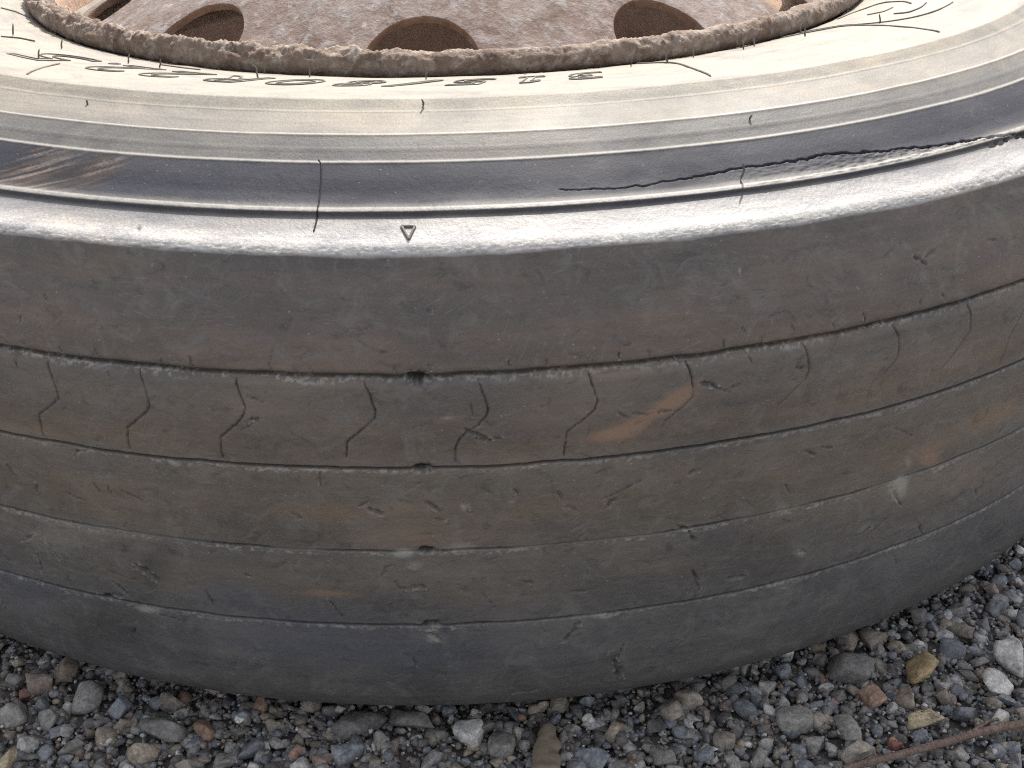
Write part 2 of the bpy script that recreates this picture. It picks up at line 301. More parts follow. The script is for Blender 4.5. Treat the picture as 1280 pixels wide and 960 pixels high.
# ------------------------------------------------------------------ node helpers
class M:
    def __init__(s, name):
        s.m = bpy.data.materials.new(name)
        s.m.use_nodes = True
        s.t = s.m.node_tree
        s.t.nodes.clear()
        s.out = s.n('ShaderNodeOutputMaterial')
        s.b = s.n('ShaderNodeBsdfPrincipled')
        s.l(s.b.outputs[0], s.out.inputs[0])

    def n(s, t, **k):
        x = s.t.nodes.new(t)
        for a, b in k.items():
            setattr(x, a, b)
        return x

    def l(s, a, b):
        s.t.links.new(a, b)

    def val(s, sock, v):
        if hasattr(v, 'is_linked') or hasattr(v, 'links'):
            s.l(v, sock)
        else:
            sock.default_value = v

    def noise(s, vec, scale, detail=4, rough=0.55, sc=(1, 1, 1), dist=0.0, out='Fac'):
        mp = s.n('ShaderNodeMapping')
        mp.inputs['Scale'].default_value = sc
        s.l(vec, mp.inputs['Vector'])
        x = s.n('ShaderNodeTexNoise')
        x.inputs['Scale'].default_value = scale
        x.inputs['Detail'].default_value = detail
        x.inputs['Roughness'].default_value = rough
        x.inputs['Distortion'].default_value = dist
        s.l(mp.outputs[0], x.inputs['Vector'])
        return x.outputs[out]

    def vor(s, vec, scale, feature='F1', sc=(1, 1, 1), out='Distance'):
        mp = s.n('ShaderNodeMapping')
        mp.inputs['Scale'].default_value = sc
        s.l(vec, mp.inputs['Vector'])
        x = s.n('ShaderNodeTexVoronoi', feature=feature)
        x.inputs['Scale'].default_value = scale
        s.l(mp.outputs[0], x.inputs['Vector'])
        return x.outputs[out]

    def rng(s, v, a, b, c=0.0, d=1.0):
        x = s.n('ShaderNodeMapRange')
        x.clamp = True
        s.l(v, x.inputs[0])
        for i, q in enumerate((a, b, c, d)):
            x.inputs[i + 1].default_value = q
        return x.outputs[0]

    def math(s, op, a, b=0.0):
        x = s.n('ShaderNodeMath', operation=op)
        s.val(x.inputs[0], a)
        s.val(x.inputs[1], b)
        return x.outputs[0]

    def mix(s, f, a, b, mode='MIX'):
        x = s.n('ShaderNodeMix', data_type='RGBA', blend_type=mode)
        s.val(x.inputs[0], f)
        for q, v in ((6, a), (7, b)):
            if isinstance(v, tuple):
                x.inputs[q].default_value = v if len(v) == 4 else v + (1,)
            else:
                s.l(v, x.inputs[q])
        return x.outputs[2]

    def ramp(s, v, stops, interp='LINEAR'):
        x = s.n('ShaderNodeValToRGB')
        cr = x.color_ramp
        cr.interpolation = interp
        while len(cr.elements) < len(stops):
            cr.elements.new(0.5)
        for e, (p, c) in zip(cr.elements, stops):
            e.position = p
            e.color = c + (1,) if len(c) == 3 else c
        s.l(v, x.inputs[0])
        return x.outputs[0]

    def bump(s, h, strength, dist, prev=None):
        x = s.n('ShaderNodeBump')
        x.inputs['Strength'].default_value = strength
        x.inputs['Distance'].default_value = dist
        s.l(h, x.inputs['Height'])
        if prev is not None:
            s.l(prev, x.inputs['Normal'])
        return x.outputs[0]


def rubber_material():
    q = M('worn_tyre_rubber')
    uv = q.n('ShaderNodeUVMap', uv_map='surface').outputs[0]
    sep = q.n('ShaderNodeSeparateXYZ')
    q.l(uv, sep.inputs[0])
    at = q.n('ShaderNodeAttribute', attribute_name='mask')
    ms = q.n('ShaderNodeSeparateColor')
    q.l(at.outputs['Color'], ms.inputs[0])
    rust, pale, dark = ms.outputs[0], ms.outputs[1], ms.outputs[2]
    blue = at.outputs['Alpha']
    # the zones of the tyre from bead (0) to ground (0.55 m along the section)
    wob = q.noise(uv, 18, 4, .6, (1, 2.5, 1))
    v = q.math('ADD', sep.outputs[1], q.math('MULTIPLY', q.math('SUBTRACT', wob, .5), .005))
    t = q.math('DIVIDE', v, 0.56)
    Z = lambda mm: mm / 560.0
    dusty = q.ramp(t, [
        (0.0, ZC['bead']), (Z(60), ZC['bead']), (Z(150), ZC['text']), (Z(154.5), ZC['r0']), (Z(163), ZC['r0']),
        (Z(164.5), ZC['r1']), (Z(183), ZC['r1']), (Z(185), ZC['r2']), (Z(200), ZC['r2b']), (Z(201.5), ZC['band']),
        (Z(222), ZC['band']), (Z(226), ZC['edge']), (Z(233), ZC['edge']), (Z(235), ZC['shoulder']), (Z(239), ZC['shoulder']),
        (Z(249), ZC['worn_sheen'])])  # gradient paints the shoulder highlight, brighter towards the edge
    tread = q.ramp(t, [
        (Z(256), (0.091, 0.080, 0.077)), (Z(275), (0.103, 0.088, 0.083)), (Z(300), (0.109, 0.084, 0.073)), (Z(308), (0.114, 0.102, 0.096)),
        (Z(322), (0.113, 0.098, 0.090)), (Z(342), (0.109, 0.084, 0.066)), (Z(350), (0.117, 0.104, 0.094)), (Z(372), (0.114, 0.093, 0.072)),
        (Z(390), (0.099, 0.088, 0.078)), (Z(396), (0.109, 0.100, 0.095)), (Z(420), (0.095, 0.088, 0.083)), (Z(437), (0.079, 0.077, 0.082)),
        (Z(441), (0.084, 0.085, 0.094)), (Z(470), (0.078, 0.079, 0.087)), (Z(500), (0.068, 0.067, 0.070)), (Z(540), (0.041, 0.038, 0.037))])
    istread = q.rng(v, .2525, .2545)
    # streaks round the circumference, blotches
    st = q.noise(uv, 22, 5, .6, (.35, 3.2, 1))
    st2 = q.noise(uv, 90, 4, .6, (.25, 3, 1))
    bl = q.noise(uv, 14, 6, .62, (1, 1.3, 1), .4)
    fine = q.noise(uv, 900, 3, .65)
    tread = q.mix(1.0, tread, (.95, .92, .88), 'MULTIPLY')
    tv = q.mix(1.0, tread, q.ramp(st, [(.3, (.80, .82, .86)), (.5, (1, 1, 1)), (.7, (1.24, 1.14, 1.02))]), 'MULTIPLY')
    tv = q.mix(1.0, tv, q.ramp(st2, [(.3, (.90, .90, .90)), (.7, (1.1, 1.1, 1.1))]), 'MULTIPLY')
    tv = q.mix(1.0, tv, q.ramp(bl, [(.3, (.72, .75, .82)), (.52, (1, 1, 1)), (.72, (1.34, 1.31, 1.27))]), 'MULTIPLY')
    tv = q.mix(q.math('MULTIPLY', q.rng(fine, .3, .8), .35), tv, (.16, .155, .15))
    # scuffs: fine slanting abrasion marks
    for ang_, seed_, k_ in ((.55, .13, .42), (-.25, .71, .36), (1.15, .37, .28), (.15, .53, .40)):
        rot = q.n('ShaderNodeMapping')
        rot.inputs['Rotation'].default_value = (0, 0, ang_)
        rot.inputs['Location'].default_value = (seed_, seed_ * 2, seed_)
        q.l(uv, rot.inputs['Vector'])
        sn = q.noise(rot.outputs[0], 110, 4, .62, (1, 9, 1), .35)
        gate = q.rng(q.noise(rot.outputs[0], 30, 5, .65), .50, .66)
        tv = q.mix(q.math('MULTIPLY', q.math('MULTIPLY', q.rng(sn, .57, .66), gate), k_), tv, (.20, .195, .19))
        tv = q.mix(q.math('MULTIPLY', q.math('MULTIPLY', q.rng(sn, .36, .28), gate), k_), tv, (.035, .034, .034))
    pit = q.rng(q.vor(uv, 210, 'F1'), .04, .12, 1, 0)
    tv = q.mix(q.math('MULTIPLY', q.math('MULTIPLY', pit, q.rng(q.noise(uv, 48, 2, .5), .50, .58)), .8), tv, (.24, .235, .23))
    cloud = q.math('MULTIPLY', q.rng(q.noise(uv, 60, 6, .72, (1, 1, 1), 1.2), .50, .70), .62)
    tv = q.mix(cloud, tv, (.150, .146, .142))
    dk = q.math('MULTIPLY', q.rng(q.noise(uv, 75, 5, .7, (1, 1.6, 1), .8), .56, .68), .50)
    tv = q.mix(dk, tv, (.035, .035, .037))
    # side wall variation
    sv = q.mix(1.0, dusty, q.ramp(q.noise(uv, 16, 6, .6, (.6, 2.5, 1)), [(.3, (.78, .80, .84)), (.5, (1, 1, 1)), (.7, (1.15, 1.10, 1.02))]), 'MULTIPLY')
    sv = q.mix(1.0, sv, q.ramp(q.noise(uv, 60, 4, .6, (.08, 6, 1)), [(.3, (.90, .90, .90)), (.7, (1.1, 1.1, 1.1))]), 'MULTIPLY')
    sv = q.mix(1.0, sv, q.ramp(q.noise(uv, 750, 4, .8), [(.3, (.70, .70, .71)), (.5, (1, 1, 1)), (.7, (1.34, 1.34, 1.33))]), 'MULTIPLY')
    sm1 = q.noise(uv, 30, 7, .7, (.6, 1.2, 1), 1.6)
    sv = q.mix(1.0, sv, q.ramp(sm1, [(.32, (.72, .73, .76)), (.5, (1, 1, 1)), (.68, (1.2, 1.17, 1.1))]), 'MULTIPLY')
    speck = q.rng(q.vor(uv, 320, 'F1'), .05, .12, 1, 0)
    speckm = q.math('MULTIPLY', speck, q.rng(q.noise(uv, 130, 2, .5), .50, .60))
    sv = q.mix(q.math('MULTIPLY', speckm, .9), sv, (.22, .21, .20))
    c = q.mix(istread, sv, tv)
    # rust, dust and painted highlights, dark and bluish patches with ragged edges
    nb = q.noise(uv, 70, 6, .7, (.5, 1.8, 1), .5)
    rs_ = q.noise(uv, 120, 5, .75, (.25, 2.2, 1), .6)
    rg = q.rng(q.math('MULTIPLY', rust, q.math('ADD', q.math('ADD', nb, q.math('MULTIPLY', rs_, 1.6)), -.35)), .12, .85)
    c = q.mix(q.math('MULTIPLY', rg, .72), c, (.235, .148, .102))
    bg2 = q.rng(q.math('MULTIPLY', blue, q.math('ADD', nb, .4)), .15, .9)
    c = q.mix(q.math('MULTIPLY', bg2, .48), c, (.068, .078, .108))
    dg = q.rng(dark, .05, .9)
    c = q.mix(q.math('MULTIPLY', dg, .80), c, (.018, .017, .016))
    nb2 = q.noise(uv, 220, 5, .75)
    pg = q.rng(q.math('MULTIPLY', pale, q.math('ADD', q.math('MULTIPLY', nb2, 1.6), .05)), .18, .75)
    c = q.mix(q.math('MULTIPLY', pg, .8), c, (.27, .26, .24))
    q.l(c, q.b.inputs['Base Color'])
    rs = q.ramp(t, [(0, (.75,) * 3), (Z(183), (.6,) * 3), (Z(201), (.66,) * 3), (Z(222), (.66,) * 3), (Z(230), (.55,) * 3), (Z(235), (.54,) * 3), (Z(252), (.48,) * 3), (Z(256), (.66,) * 3), (Z(440), (.55,) * 3)])
    rn = q.math('ADD', rs, q.math('MULTIPLY', q.math('SUBTRACT', bl, .5), .35))
    q.l(rn, q.b.inputs['Roughness'])
    ssp = q.ramp(t, [(0, (.35,) * 3), (Z(197), (.35,) * 3), (Z(203), (.16,) * 3), (Z(223), (.16,) * 3), (Z(228), (.40,) * 3), (Z(236), (.40,) * 3), (Z(256), (.42,) * 3)])
    q.l(ssp, q.b.inputs['Specular IOR Level'])
    n1 = q.bump(fine, .35, .0004)
    grain = q.vor(uv, 420, 'SMOOTH_F1', (1, 1, 1))
    bs = q.rng(v, .2, .258, .10, .25)
    n2 = q.bump(grain, .22, .0006, n1)
    q.l(bs, n2.node.inputs['Strength'])
    n3 = q.bump(q.noise(uv, 160, 6, .7, (.7, 1.2, 1), .6), .35, .0012, n2)
    q.l(q.rng(v, .2, .26, .06, .40), n3.node.inputs['Strength'])
    q.l(n3, q.b.inputs['Normal'])
    return q.m


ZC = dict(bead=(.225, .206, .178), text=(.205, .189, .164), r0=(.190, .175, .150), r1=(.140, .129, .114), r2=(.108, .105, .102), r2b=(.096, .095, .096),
          band=(.026, .0285, .0395), edge=(.045, .045, .05), shoulder=(.185, .183, .188), worn_sheen=(.46, .45, .44))  # pale edge: wear plus a highlight sheen put into the colour


def plain(name, col, rough=.6, col2=None, scale=60, bump=.3, bd=.002, spec=.4, metal=0.0):
    q = M(name)
    tc = q.n('ShaderNodeTexCoord').outputs['Object']
    n = q.noise(tc, scale, 6, .65)
    c2 = col2 or tuple(min(1, x * 1.6) for x in col)
    q.l(q.mix(q.rng(n, .3, .7), col, c2), q.b.inputs['Base Color'])
    q.b.inputs['Roughness'].default_value = rough
    q.b.inputs['Specular IOR Level'].default_value = spec
    q.b.inputs['Metallic'].default_value = metal
    q.l(q.bump(q.noise(tc, scale * 3, 6, .7), bump, bd), q.b.inputs['Normal'])
    return q.m


def rust_material(name, dark, mid, light, grey, s=1.0):
    q = M(name)
    tc = q.n('ShaderNodeTexCoord').outputs['Object']
    a = q.noise(tc, 28 * s, 7, .68, dist=.6)
    b = q.noise(tc, 95 * s, 6, .7, dist=.3)
    f = q.noise(tc, 420 * s, 4, .7)
    c = q.ramp(a, [(.30, dark), (.45, mid), (.60, light), (.74, mid)])
    c = q.mix(q.rng(b, .48, .66), c, grey)
    c = q.mix(q.math('MULTIPLY', q.rng(q.noise(tc, 50 * s, 5, .7, dist=.8), .56, .66), .55), c, mid)
    c = q.mix(q.math('MULTIPLY', q.rng(f, .55, .75), .55), c, dark)
    c = q.mix(q.math('MULTIPLY', q.rng(q.noise(tc, 170 * s, 3, .6), .62, .7), .5), c, tuple(min(1, x * 1.5) for x in grey))
    q.l(c, q.b.inputs['Base Color'])
    q.b.inputs['Roughness'].default_value = .85
    q.b.inputs['Specular IOR Level'].default_value = .25
    n1 = q.bump(a, .5, .004)
    n2 = q.bump(b, .6, .003, n1)
    n3 = q.bump(f, .45, .0012, n2)
    q.l(n3, q.b.inputs['Normal'])
    return q.m


def stone_material(name, col=None):
    """col None -> colour comes from the mesh attribute 'stone'"""
    q = M(name)
    tc = q.n('ShaderNodeTexCoord').outputs['Object']
    gp = q.n('ShaderNodeNewGeometry').outputs['Position']
    if col is None:
        base = q.n('ShaderNodeAttribute', attribute_name='stone').outputs['Color']
        vec = gp
        sc = 1.0
    else:
        rn = q.n('ShaderNodeObjectInfo').outputs['Random']
        base = q.mix(q.rng(rn, 0, 1), tuple(x * .75 for x in col), tuple(min(1, x * 1.3) for x in col))
        vec = gp
        sc = 1.0
    n = q.noise(vec, 160 * sc, 6, .68, dist=.5)
    c = q.mix(1.0, base, q.ramp(n, [(.30, (.50, .50, .52)), (.5, (1, 1, 1)), (.70, (1.55, 1.5, 1.42))]), 'MULTIPLY')
    m2 = q.noise(vec, 520 * sc, 5, .75, dist=.4)
    c = q.mix(1.0, c, q.ramp(m2, [(.32, (.60, .60, .60)), (.5, (1, 1, 1)), (.68, (1.5, 1.48, 1.44))]), 'MULTIPLY')
    sp = q.rng(q.noise(vec, 1300 * sc, 2, .6), .60, .68)
    c = q.mix(q.math('MULTIPLY', sp, .4), c, (.34, .33, .31))
    dust = q.noise(vec, 60, 4, .6)
    c = q.mix(q.math('MULTIPLY', q.rng(dust, .48, .7), .35), c, (.19, .178, .16))
    q.l(c, q.b.inputs['Base Color'])
    q.b.inputs['Roughness'].default_value = .68
    q.b.inputs['Specular IOR Level'].default_value = .4
    n1 = q.bump(n, .45, .0014)
    n2 = q.bump(m2, .55, .0008, n1)
    q.l(n2, q.b.inputs['Normal'])
    return q.m


def ground_material():
    q = M('gravel_ground')
    gp = q.n('ShaderNodeNewGeometry').outputs['Position']
    col = q.vor(gp, 90, 'F1', out='Color')
    sepc = q.n('ShaderNodeSeparateColor')
    q.l(col, sepc.inputs[0])
    d = q.vor(gp, 90, 'F1')
    c = q.ramp(sepc.outputs[0], [(0, (.06, .06, .062)), (.35, (.12, .116, .11)), (.6, (.17, .155, .14)), (.85, (.21, .21, .215)), (1, (.30, .27, .22))])
    c = q.mix(q.rng(d, .3, .62), c, (.11, .102, .092))
    q.l(c, q.b.inputs['Base Color'])
    q.b.inputs['Roughness'].default_value = .85
    n1 = q.bump(q.math('SUBTRACT', 1.0, d), .8, .006)
    n2 = q.bump(q.noise(gp, 700, 4, .7), .5, .001, n1)
    q.l(n2, q.b.inputs['Normal'])
    return q.m


MAT_RUBBER = rubber_material()
MAT_LETTER = plain('raised_rubber', (.085, .080, .072), .7, (.16, .148, .128), 160)
MAT_SEAM = plain('clean_black_rubber', (.008, .008, .010), .7, (.014, .014, .017), 120, spec=.15)
MAT_RUST = rust_material('rusty_wheel_steel', (.072, .048, .038), (.140, .103, .089), (.190, .155, .140), (.225, .208, .206))
MAT_EDGE = rust_material('orange_rust_edge', (.09, .050, .032), (.155, .098, .068), (.20, .135, .098), (.19, .15, .125))
MAT_CRUST = rust_material('flaking_rust_crust', (.070, .046, .034), (.155, .112, .088), (.225, .175, .142), (.30, .265, .235), 1.3)
MAT_BARREL = rust_material('brown_rim_steel', (.30, .19, .135), (.40, .27, .20), (.46, .33, .25), (.42, .32, .25))
MAT_GROUND = ground_material()
PAL = {
    'g': (.205, .198, .190), 'd': (.118, .114, .112), 'k': (.200, .175, .148), 'b': (.155, .166, .186), 't': (.235, .195, .155),
    'o': (.26, .165, .120), 'r': (.225, .175, .155), 'R': (.20, .085, .070), 'w': (.36, .355, .345), 'W': (.48, .47, .44),
    'c': (.36, .30, .20), 'p': (.30, .265, .225), 'y': (.38, .28, .155)}
MAT_STONE = {k: stone_material('stone_' + n, PAL[k]) for k, n in dict(
    g='grey', d='dark', k='brown_grey', b='blue_grey', t='tan', o='orange', r='pink', R='red', w='pale_grey', W='white', c='cream', p='pale', y='yellow').items()}
MAT_GRAVEL = stone_material('gravel_mix')

# ------------------------------------------------------------------ tyre section (radius, height) from bead to ground
PROF = np.array(PROFILE)
LEN = np.r_[0, np.cumsum(np.hypot(*np.diff(PROF, axis=0).T))]


def build_profile():
    s = np.arange(0, LEN[-1], .00025)
    Q = np.stack([np.interp(s, LEN, PROF[:, 0]), np.interp(s, LEN, PROF[:, 1])], 1)

    def sm(sig):
        k = np.exp(-.5 * (np.arange(-24, 25) * .25 / sig) ** 2)
        k /= k.sum()
        Qp = np.pad(Q, ((24, 24), (0, 0)), 'edge')
        return np.stack([np.convolve(Qp[:, i], k, 'valid') for i in (0, 1)], 1)
    w_ = np.exp(-((s - LEN[18]) / .005) ** 2)[:, None]
    Q2 = sm(1.1) * (1 - w_) + sm(.3) * w_
    T = np.gradient(Q2, axis=0)
    T /= np.linalg.norm(T, axis=1)[:, None]
    return s, Q2, np.stack([-T[:, 1], T[:, 0]], 1)


PS, PQ, PN = build_profile()


def surf(th_deg, s_mm, d=0.0):
    """point on the tyre: angle round the axle, distance along the section in mm, height above it in m"""
    s = np.asarray(s_mm, float) / 1000
    r = np.interp(s, PS, PQ[:, 0]) + d * np.interp(s, PS, PN[:, 0])
    z = np.interp(s, PS, PQ[:, 1]) + d * np.interp(s, PS, PN[:, 1])
    t = np.radians(th_deg)
    return np.stack([r * np.sin(t), -r * np.cos(t), z], -1)


GR = [304.2, 349.2, 393.8, 439.0]
MM = math.radians(1) * 530.0     # mm of tread per degree


def seg_dist(TH, S, a, b):
    ax, ay = a[0] * MM, a[1]
    bx, by = b[0] * MM, b[1]
    X, Y = TH * MM, S
    dx, dy = bx - ax, by - ay
    L2 = dx * dx + dy * dy + 1e-9
    t = np.clip(((X - ax) * dx + (Y - ay) * dy) / L2, 0, 1)
    return np.hypot(X - ax - t * dx, Y - ay - t * dy), t


def window(th, s, t0, t1, s0, s1):
    j = np.searchsorted(th, [t0, t1])
    i = np.searchsorted(s, [s0, s1])
    return slice(i[0], i[1]), slice(j[0], j[1])


def relief(th, s):
    """height (m) and masks (rust, pale, dark, blue) on the grid s x th"""
    TH, S = np.meshgrid(th, s)
    U, V_ = TH * MM, S
    D = np.zeros_like(TH)
    mk = np.zeros(TH.shape + (4,), np.float32)
    # slow unevenness
    D += .00030 * fbm(U / 38, V_ / 22, 3, 3)
    D += .00006 * fbm(U / 3.0, V_ / 2.2, 5, 3) * (S > 253)
    # raised lines of the side wall
    for c, h, w_ in ((154.2, .00010, .8), (163.2, .00018, .8), (183.6, .00026, .9), (200.2, .00032, 1.0), (228.3, .0003, 1.2)):
        D += h * np.exp(-((S - c) / w_) ** 2)
    for c, a_, w_ in ((163.2, .35, .7), (183.0, .9, .9), (199.6, 1.0, 1.0), (228.8, .95, 1.6)):  # pale lines: dusty ridges, with light caught on the ledges painted in
        mk[..., 1] += a_ * np.exp(-((S - c) / w_) ** 2)
    D += .00022 * np.exp(-((S - 192.5) / .5) ** 2) + .00018 * np.exp(-((S - 173) / .5) ** 2)
    # ragged shoulder edge from wear; its pale grain breaks up the painted highlight
    e = np.exp(-((S - 252.3) / 2.2) ** 2)
    D += e * (.00030 * fbm(U / 1.6, V_ / 1.0, 8, 3) + .0002 * fbm(U / 9, V_ / 5, 9, 2))
    mk[..., 1] += .55 * np.exp(-((S - 250.6) / 2.2) ** 2) * np.clip(fbm(U / 2.5, V_ / 1.3, 12, 3) * 3 + .7, 0, 1)
    mk[..., 2] += .5 * np.exp(-((S - 252.9) / .8) ** 2) * np.clip(fbm(U / 3.0, V_ / .9, 13, 3) * 3, 0, 1)
    # four shallow circumferential grooves
    for k, g in enumerate(GR):
        if s[-1] < g - 8 or s[0] > g + 8:
            continue
        wv = g + .35 * vnoise(U / 17, 0 * U, 30 + k) + .15 * vnoise(U / 4, 0 * U, 40 + k)
        if k == 0:
            wv = wv + 1.3 * np.exp(-((TH + 2.4) / 1.6) ** 2)
        dep, wd = ((.0030, 1.0), (.0022, .62), (.0014, .55), (.0022, .62))[k]
        broken = 1.0
        if k == 2:
            broken = np.clip(1.0 - 1.2 * np.clip(vnoise(U / 26, 0 * U, 77) - .1, 0, 1), .2, 1)
        q = np.exp(-np.abs((S - wv) / wd) ** 2.2)
        D -= dep * q * broken
        lo = np.clip((S - wv), -20, 20)
        if k == 0:      # wear step: the rib below sits lower beside the groove
            D -= .0011 * np.exp(-((lo - 2.2) / 2.0) ** 2) * (lo > 0)
            D -= .0006 * np.exp(-((lo + 1.0) / 1.3) ** 2) * (lo < 0)
        mk[..., 2] += .85 * np.exp(-((S - wv) / (wd * .75)) ** 2) * broken
        cw = 1.0 + .8 * np.clip(vnoise(U / 12, 0 * U, 71 + k) + .3, 0, 1)
        crust = np.exp(-((lo - .6 - cw) / (cw * (1.3 if k == 0 else .9))) ** 2) * np.clip(fbm(U / 1.5, V_ / .9, 50 + k, 4) * 3.2 + .05 + .75 * fbm(U / 22, 0 * U, 61 + k, 3), 0, 1)
        mk[..., 1] += (.50 + .4 * np.clip(fbm(U / 16, 0 * U, 67 + k, 2) * 2, 0, 1)) * crust + .16 * np.exp(-((lo - 2) / 2.5) ** 2) * (lo > 0)
        crust2 = np.exp(-((lo + 1.2) / .7) ** 2) * np.clip(fbm(U / 5, V_ / 1.0, 55 + k, 3) * 2 - .1, 0, 1)
        mk[..., 1] += .32 * crust2
        D += .00018 * crust * fbm(U / 1.6, V_ / 1.2, 58 + k, 2)
    # zigzag sipes of the second rib
    if s[0] < 340 and s[-1] > 320:
        for n_q, q in enumerate(SIPES):
            for n_s, (a, b) in enumerate(zip(q[:-1], q[1:])):
                wear = (.55 + .45 * abs(math.sin(n_q * 2.3 + n_s * .9))) * (1.0 if n_q < 6 else max(.25, 1 - .12 * n_s))
                sl = window(th, s, min(a[0], b[0]) - .3, max(a[0], b[0]) + .3, min(a[1], b[1]) - 2.5, max(a[1], b[1]) + 2.5)
                if TH[sl].size == 0:
                    continue
                d, t = seg_dist(TH[sl] + .03 * vnoise(TH[sl] * 9, S[sl] * .7, 3), S[sl], a, b)
                f = np.exp(-(d / .36) ** 2)
                cur = D[sl]
                D[sl] = np.minimum(cur, -.0017 * wear * f + np.minimum(cur, 0) * .5)
                mk[sl + (2,)] = np.maximum(mk[sl + (2,)], .9 * wear * np.exp(-(d / .32) ** 2))
    # crack low on the side wall
    if s[0] < 220 < s[-1]:
        for n_, (a, b) in enumerate(zip(CRACK[:-1], CRACK[1:])):
            k = n_ / (len(CRACK) - 1.0)
            sl = window(th, s, min(a[0], b[0]) - .6, max(a[0], b[0]) + .6, min(a[1], b[1]) - 5, max(a[1], b[1]) + 12)
            if TH[sl].size == 0:
                continue
            jag = 1.2 * fbm(TH[sl] * MM / 3.2, 0 * S[sl], 91, 3)
            d, t = seg_dist(TH[sl], S[sl] + jag, a, b)
            wd = (.22 + .42 * k) * (1 + .5 * fbm(TH[sl] * MM / 3.5, 0 * S[sl], 93, 3))
            f = np.exp(-(d / wd) ** 2)
            D[sl] -= (.0008 + .0018 * k) * f * (D[sl] > -.0012)
            mk[sl + (2,)] = np.maximum(mk[sl + (2,)], (.75 + .25 * k) * f)
        # torn rubber between the crack and the edge
        ca = np.array(CRACK)
        cs = np.interp(TH, ca[:, 0], ca[:, 1], left=0, right=0)
        inside = (cs > 0) & (S > cs + .6) & (S < 229)
        up = np.clip((TH - 11) / 14, 0, 1)
        D += inside * up * (.0002 + .0008 * fbm(U / 3.6, V_ / 1.6, 95, 5, .6))
        mk[..., 1] += inside * up * .3 * np.clip(fbm(U / 3, V_ / 1.4, 96, 4) * 2 + .3, 0, 1)
        mk[..., 2] += inside * up * .45 * np.clip(fbm(U / 4, V_ / 1.0, 98, 4) * 3 - .35, 0, 1)
        # dark torn gap under the edge far right
        gap = np.exp(-((S - 233.0) / 1.3) ** 2) * np.clip((TH - 29.5) / 2, 0, 1) * np.clip(.3 + fbm(U / 4, V_ / 2, 97, 3) * 2, 0, 1)
        D -= .0016 * gap
        mk[..., 2] += gap
    # nicks, gouges, scuffs
    for n_, (t0, s0, t1, s1, w_) in enumerate(NICKS):
        ws = max(w_ * .36, .30)
        m_ = 3.0 * ws + 1
        sl = window(th, s, min(t0, t1) - m_ / MM, max(t0, t1) + m_ / MM, min(s0, s1) - m_, max(s0, s1) + m_)
        if TH[sl].size == 0:
            continue
        jx = (0 if n_ in HOLES else 1) * (.45 + .8 * ws) * fbm(TH[sl] * MM / 2.4, S[sl] / 2.4, 200 + n_, 3)
        brk = 1.0 if n_ in HOLES else np.clip(.85 + (.7 if w_ < 1.6 else 1.5) * fbm(TH[sl] * MM / 2.0, S[sl] / 2.0, 250 + n_, 3), 0, 1.2)
        d, t = seg_dist(TH[sl] + jx * 1.2 / MM, S[sl] + jx, (t0, s0), (t1, s1))
        prof = np.exp(-(d / (ws * (.35 + .9 * np.sin(np.pi * np.clip(t, .04, .96)) ** .7))) ** 2) * brk
        rim = np.exp(-((d - 1.5 * ws) / (.5 * ws)) ** 2) * np.clip(fbm(TH[sl] * MM / 1.2, S[sl] / 1.2, 300 + n_, 2) + .4, 0, 1)
        dep = .0003 + .00042 * w_
        if n_ in HOLES:
            dep = .004
            prof = np.exp(-(d / (ws * 1.35)) ** 3)
        D[sl] += -dep * prof + .00022 * rim * min(w_, 2)
        mk[sl + (2,)] = np.maximum(mk[sl + (2,)], (.85 if n_ in HOLES else .72 if w_ < 2.2 else .62) * prof)
        mk[sl + (1,)] += .8 * rim * min(1, w_ / 1.5)
    # random small scratches over the tread
    rr = np.random.default_rng(int(s[0]))
    for n_ in range(int((s[-1] - s[0]) * 4.5)):
        t0 = rr.uniform(-50, 50)
        s0 = rr.uniform(s[0], s[-1])
        if s0 < 256 and rr.random() < .75:
            continue
        an = rr.normal(.5, .7) + (0 if rr.random() < .75 else 1.2)
        L_ = rr.uniform(1.5, 7) * (1 + (rr.random() < .1))
        t1, s1 = t0 + L_ * math.cos(an) / MM, s0 + L_ * math.sin(an)
        sl = window(th, s, min(t0, t1) - .15, max(t0, t1) + .15, min(s0, s1) - 1.2, max(s0, s1) + 1.2)
        if TH[sl].size == 0:
            continue
        d, t = seg_dist(TH[sl], S[sl], (t0, s0), (t1, s1))
        f = np.exp(-(d / .34) ** 2) * np.sin(np.pi * np.clip(t, .05, .95)) * (.25 + .75 * min(1, abs(math.sin(n_ * 1.7))))
        k_ = rr.random()
        D[sl] -= .00035 * f * (k_ < .6)
        if k_ < .42:
            mk[sl + (2,)] = np.maximum(mk[sl + (2,)], .55 * f)
        else:
            mk[sl + (1,)] = np.maximum(mk[sl + (1,)], .55 * f)
    for t0, s0, ux, uy, vx, vy, kind, k_ in STAINS_SHADE:
        det = ux * vy - uy * vx
        if abs(det) < 1e-6:
            continue
        X = (TH - t0) * MM
        Y = S - s0
        a = (X * vy - Y * vx) / det
        b = (-X * uy + Y * ux) / det
        f = np.exp(-(a * a + b * b) * 1.3)
        ch = dict(rust=0, pale=1, pale2=1, dark=2, blue=3, scrape=2)[kind]
        if kind == 'pale2':
            f = f * np.clip(fbm(U / 5, V_ / 4, 420, 4) * 1.6 + .3, 0, 1) * .6
        if kind == 'dark':
            f = .5 * np.clip(f * 1.6 * (1 + .6 * fbm(U / 14, V_ / 14, 400, 3)), 0, 1)
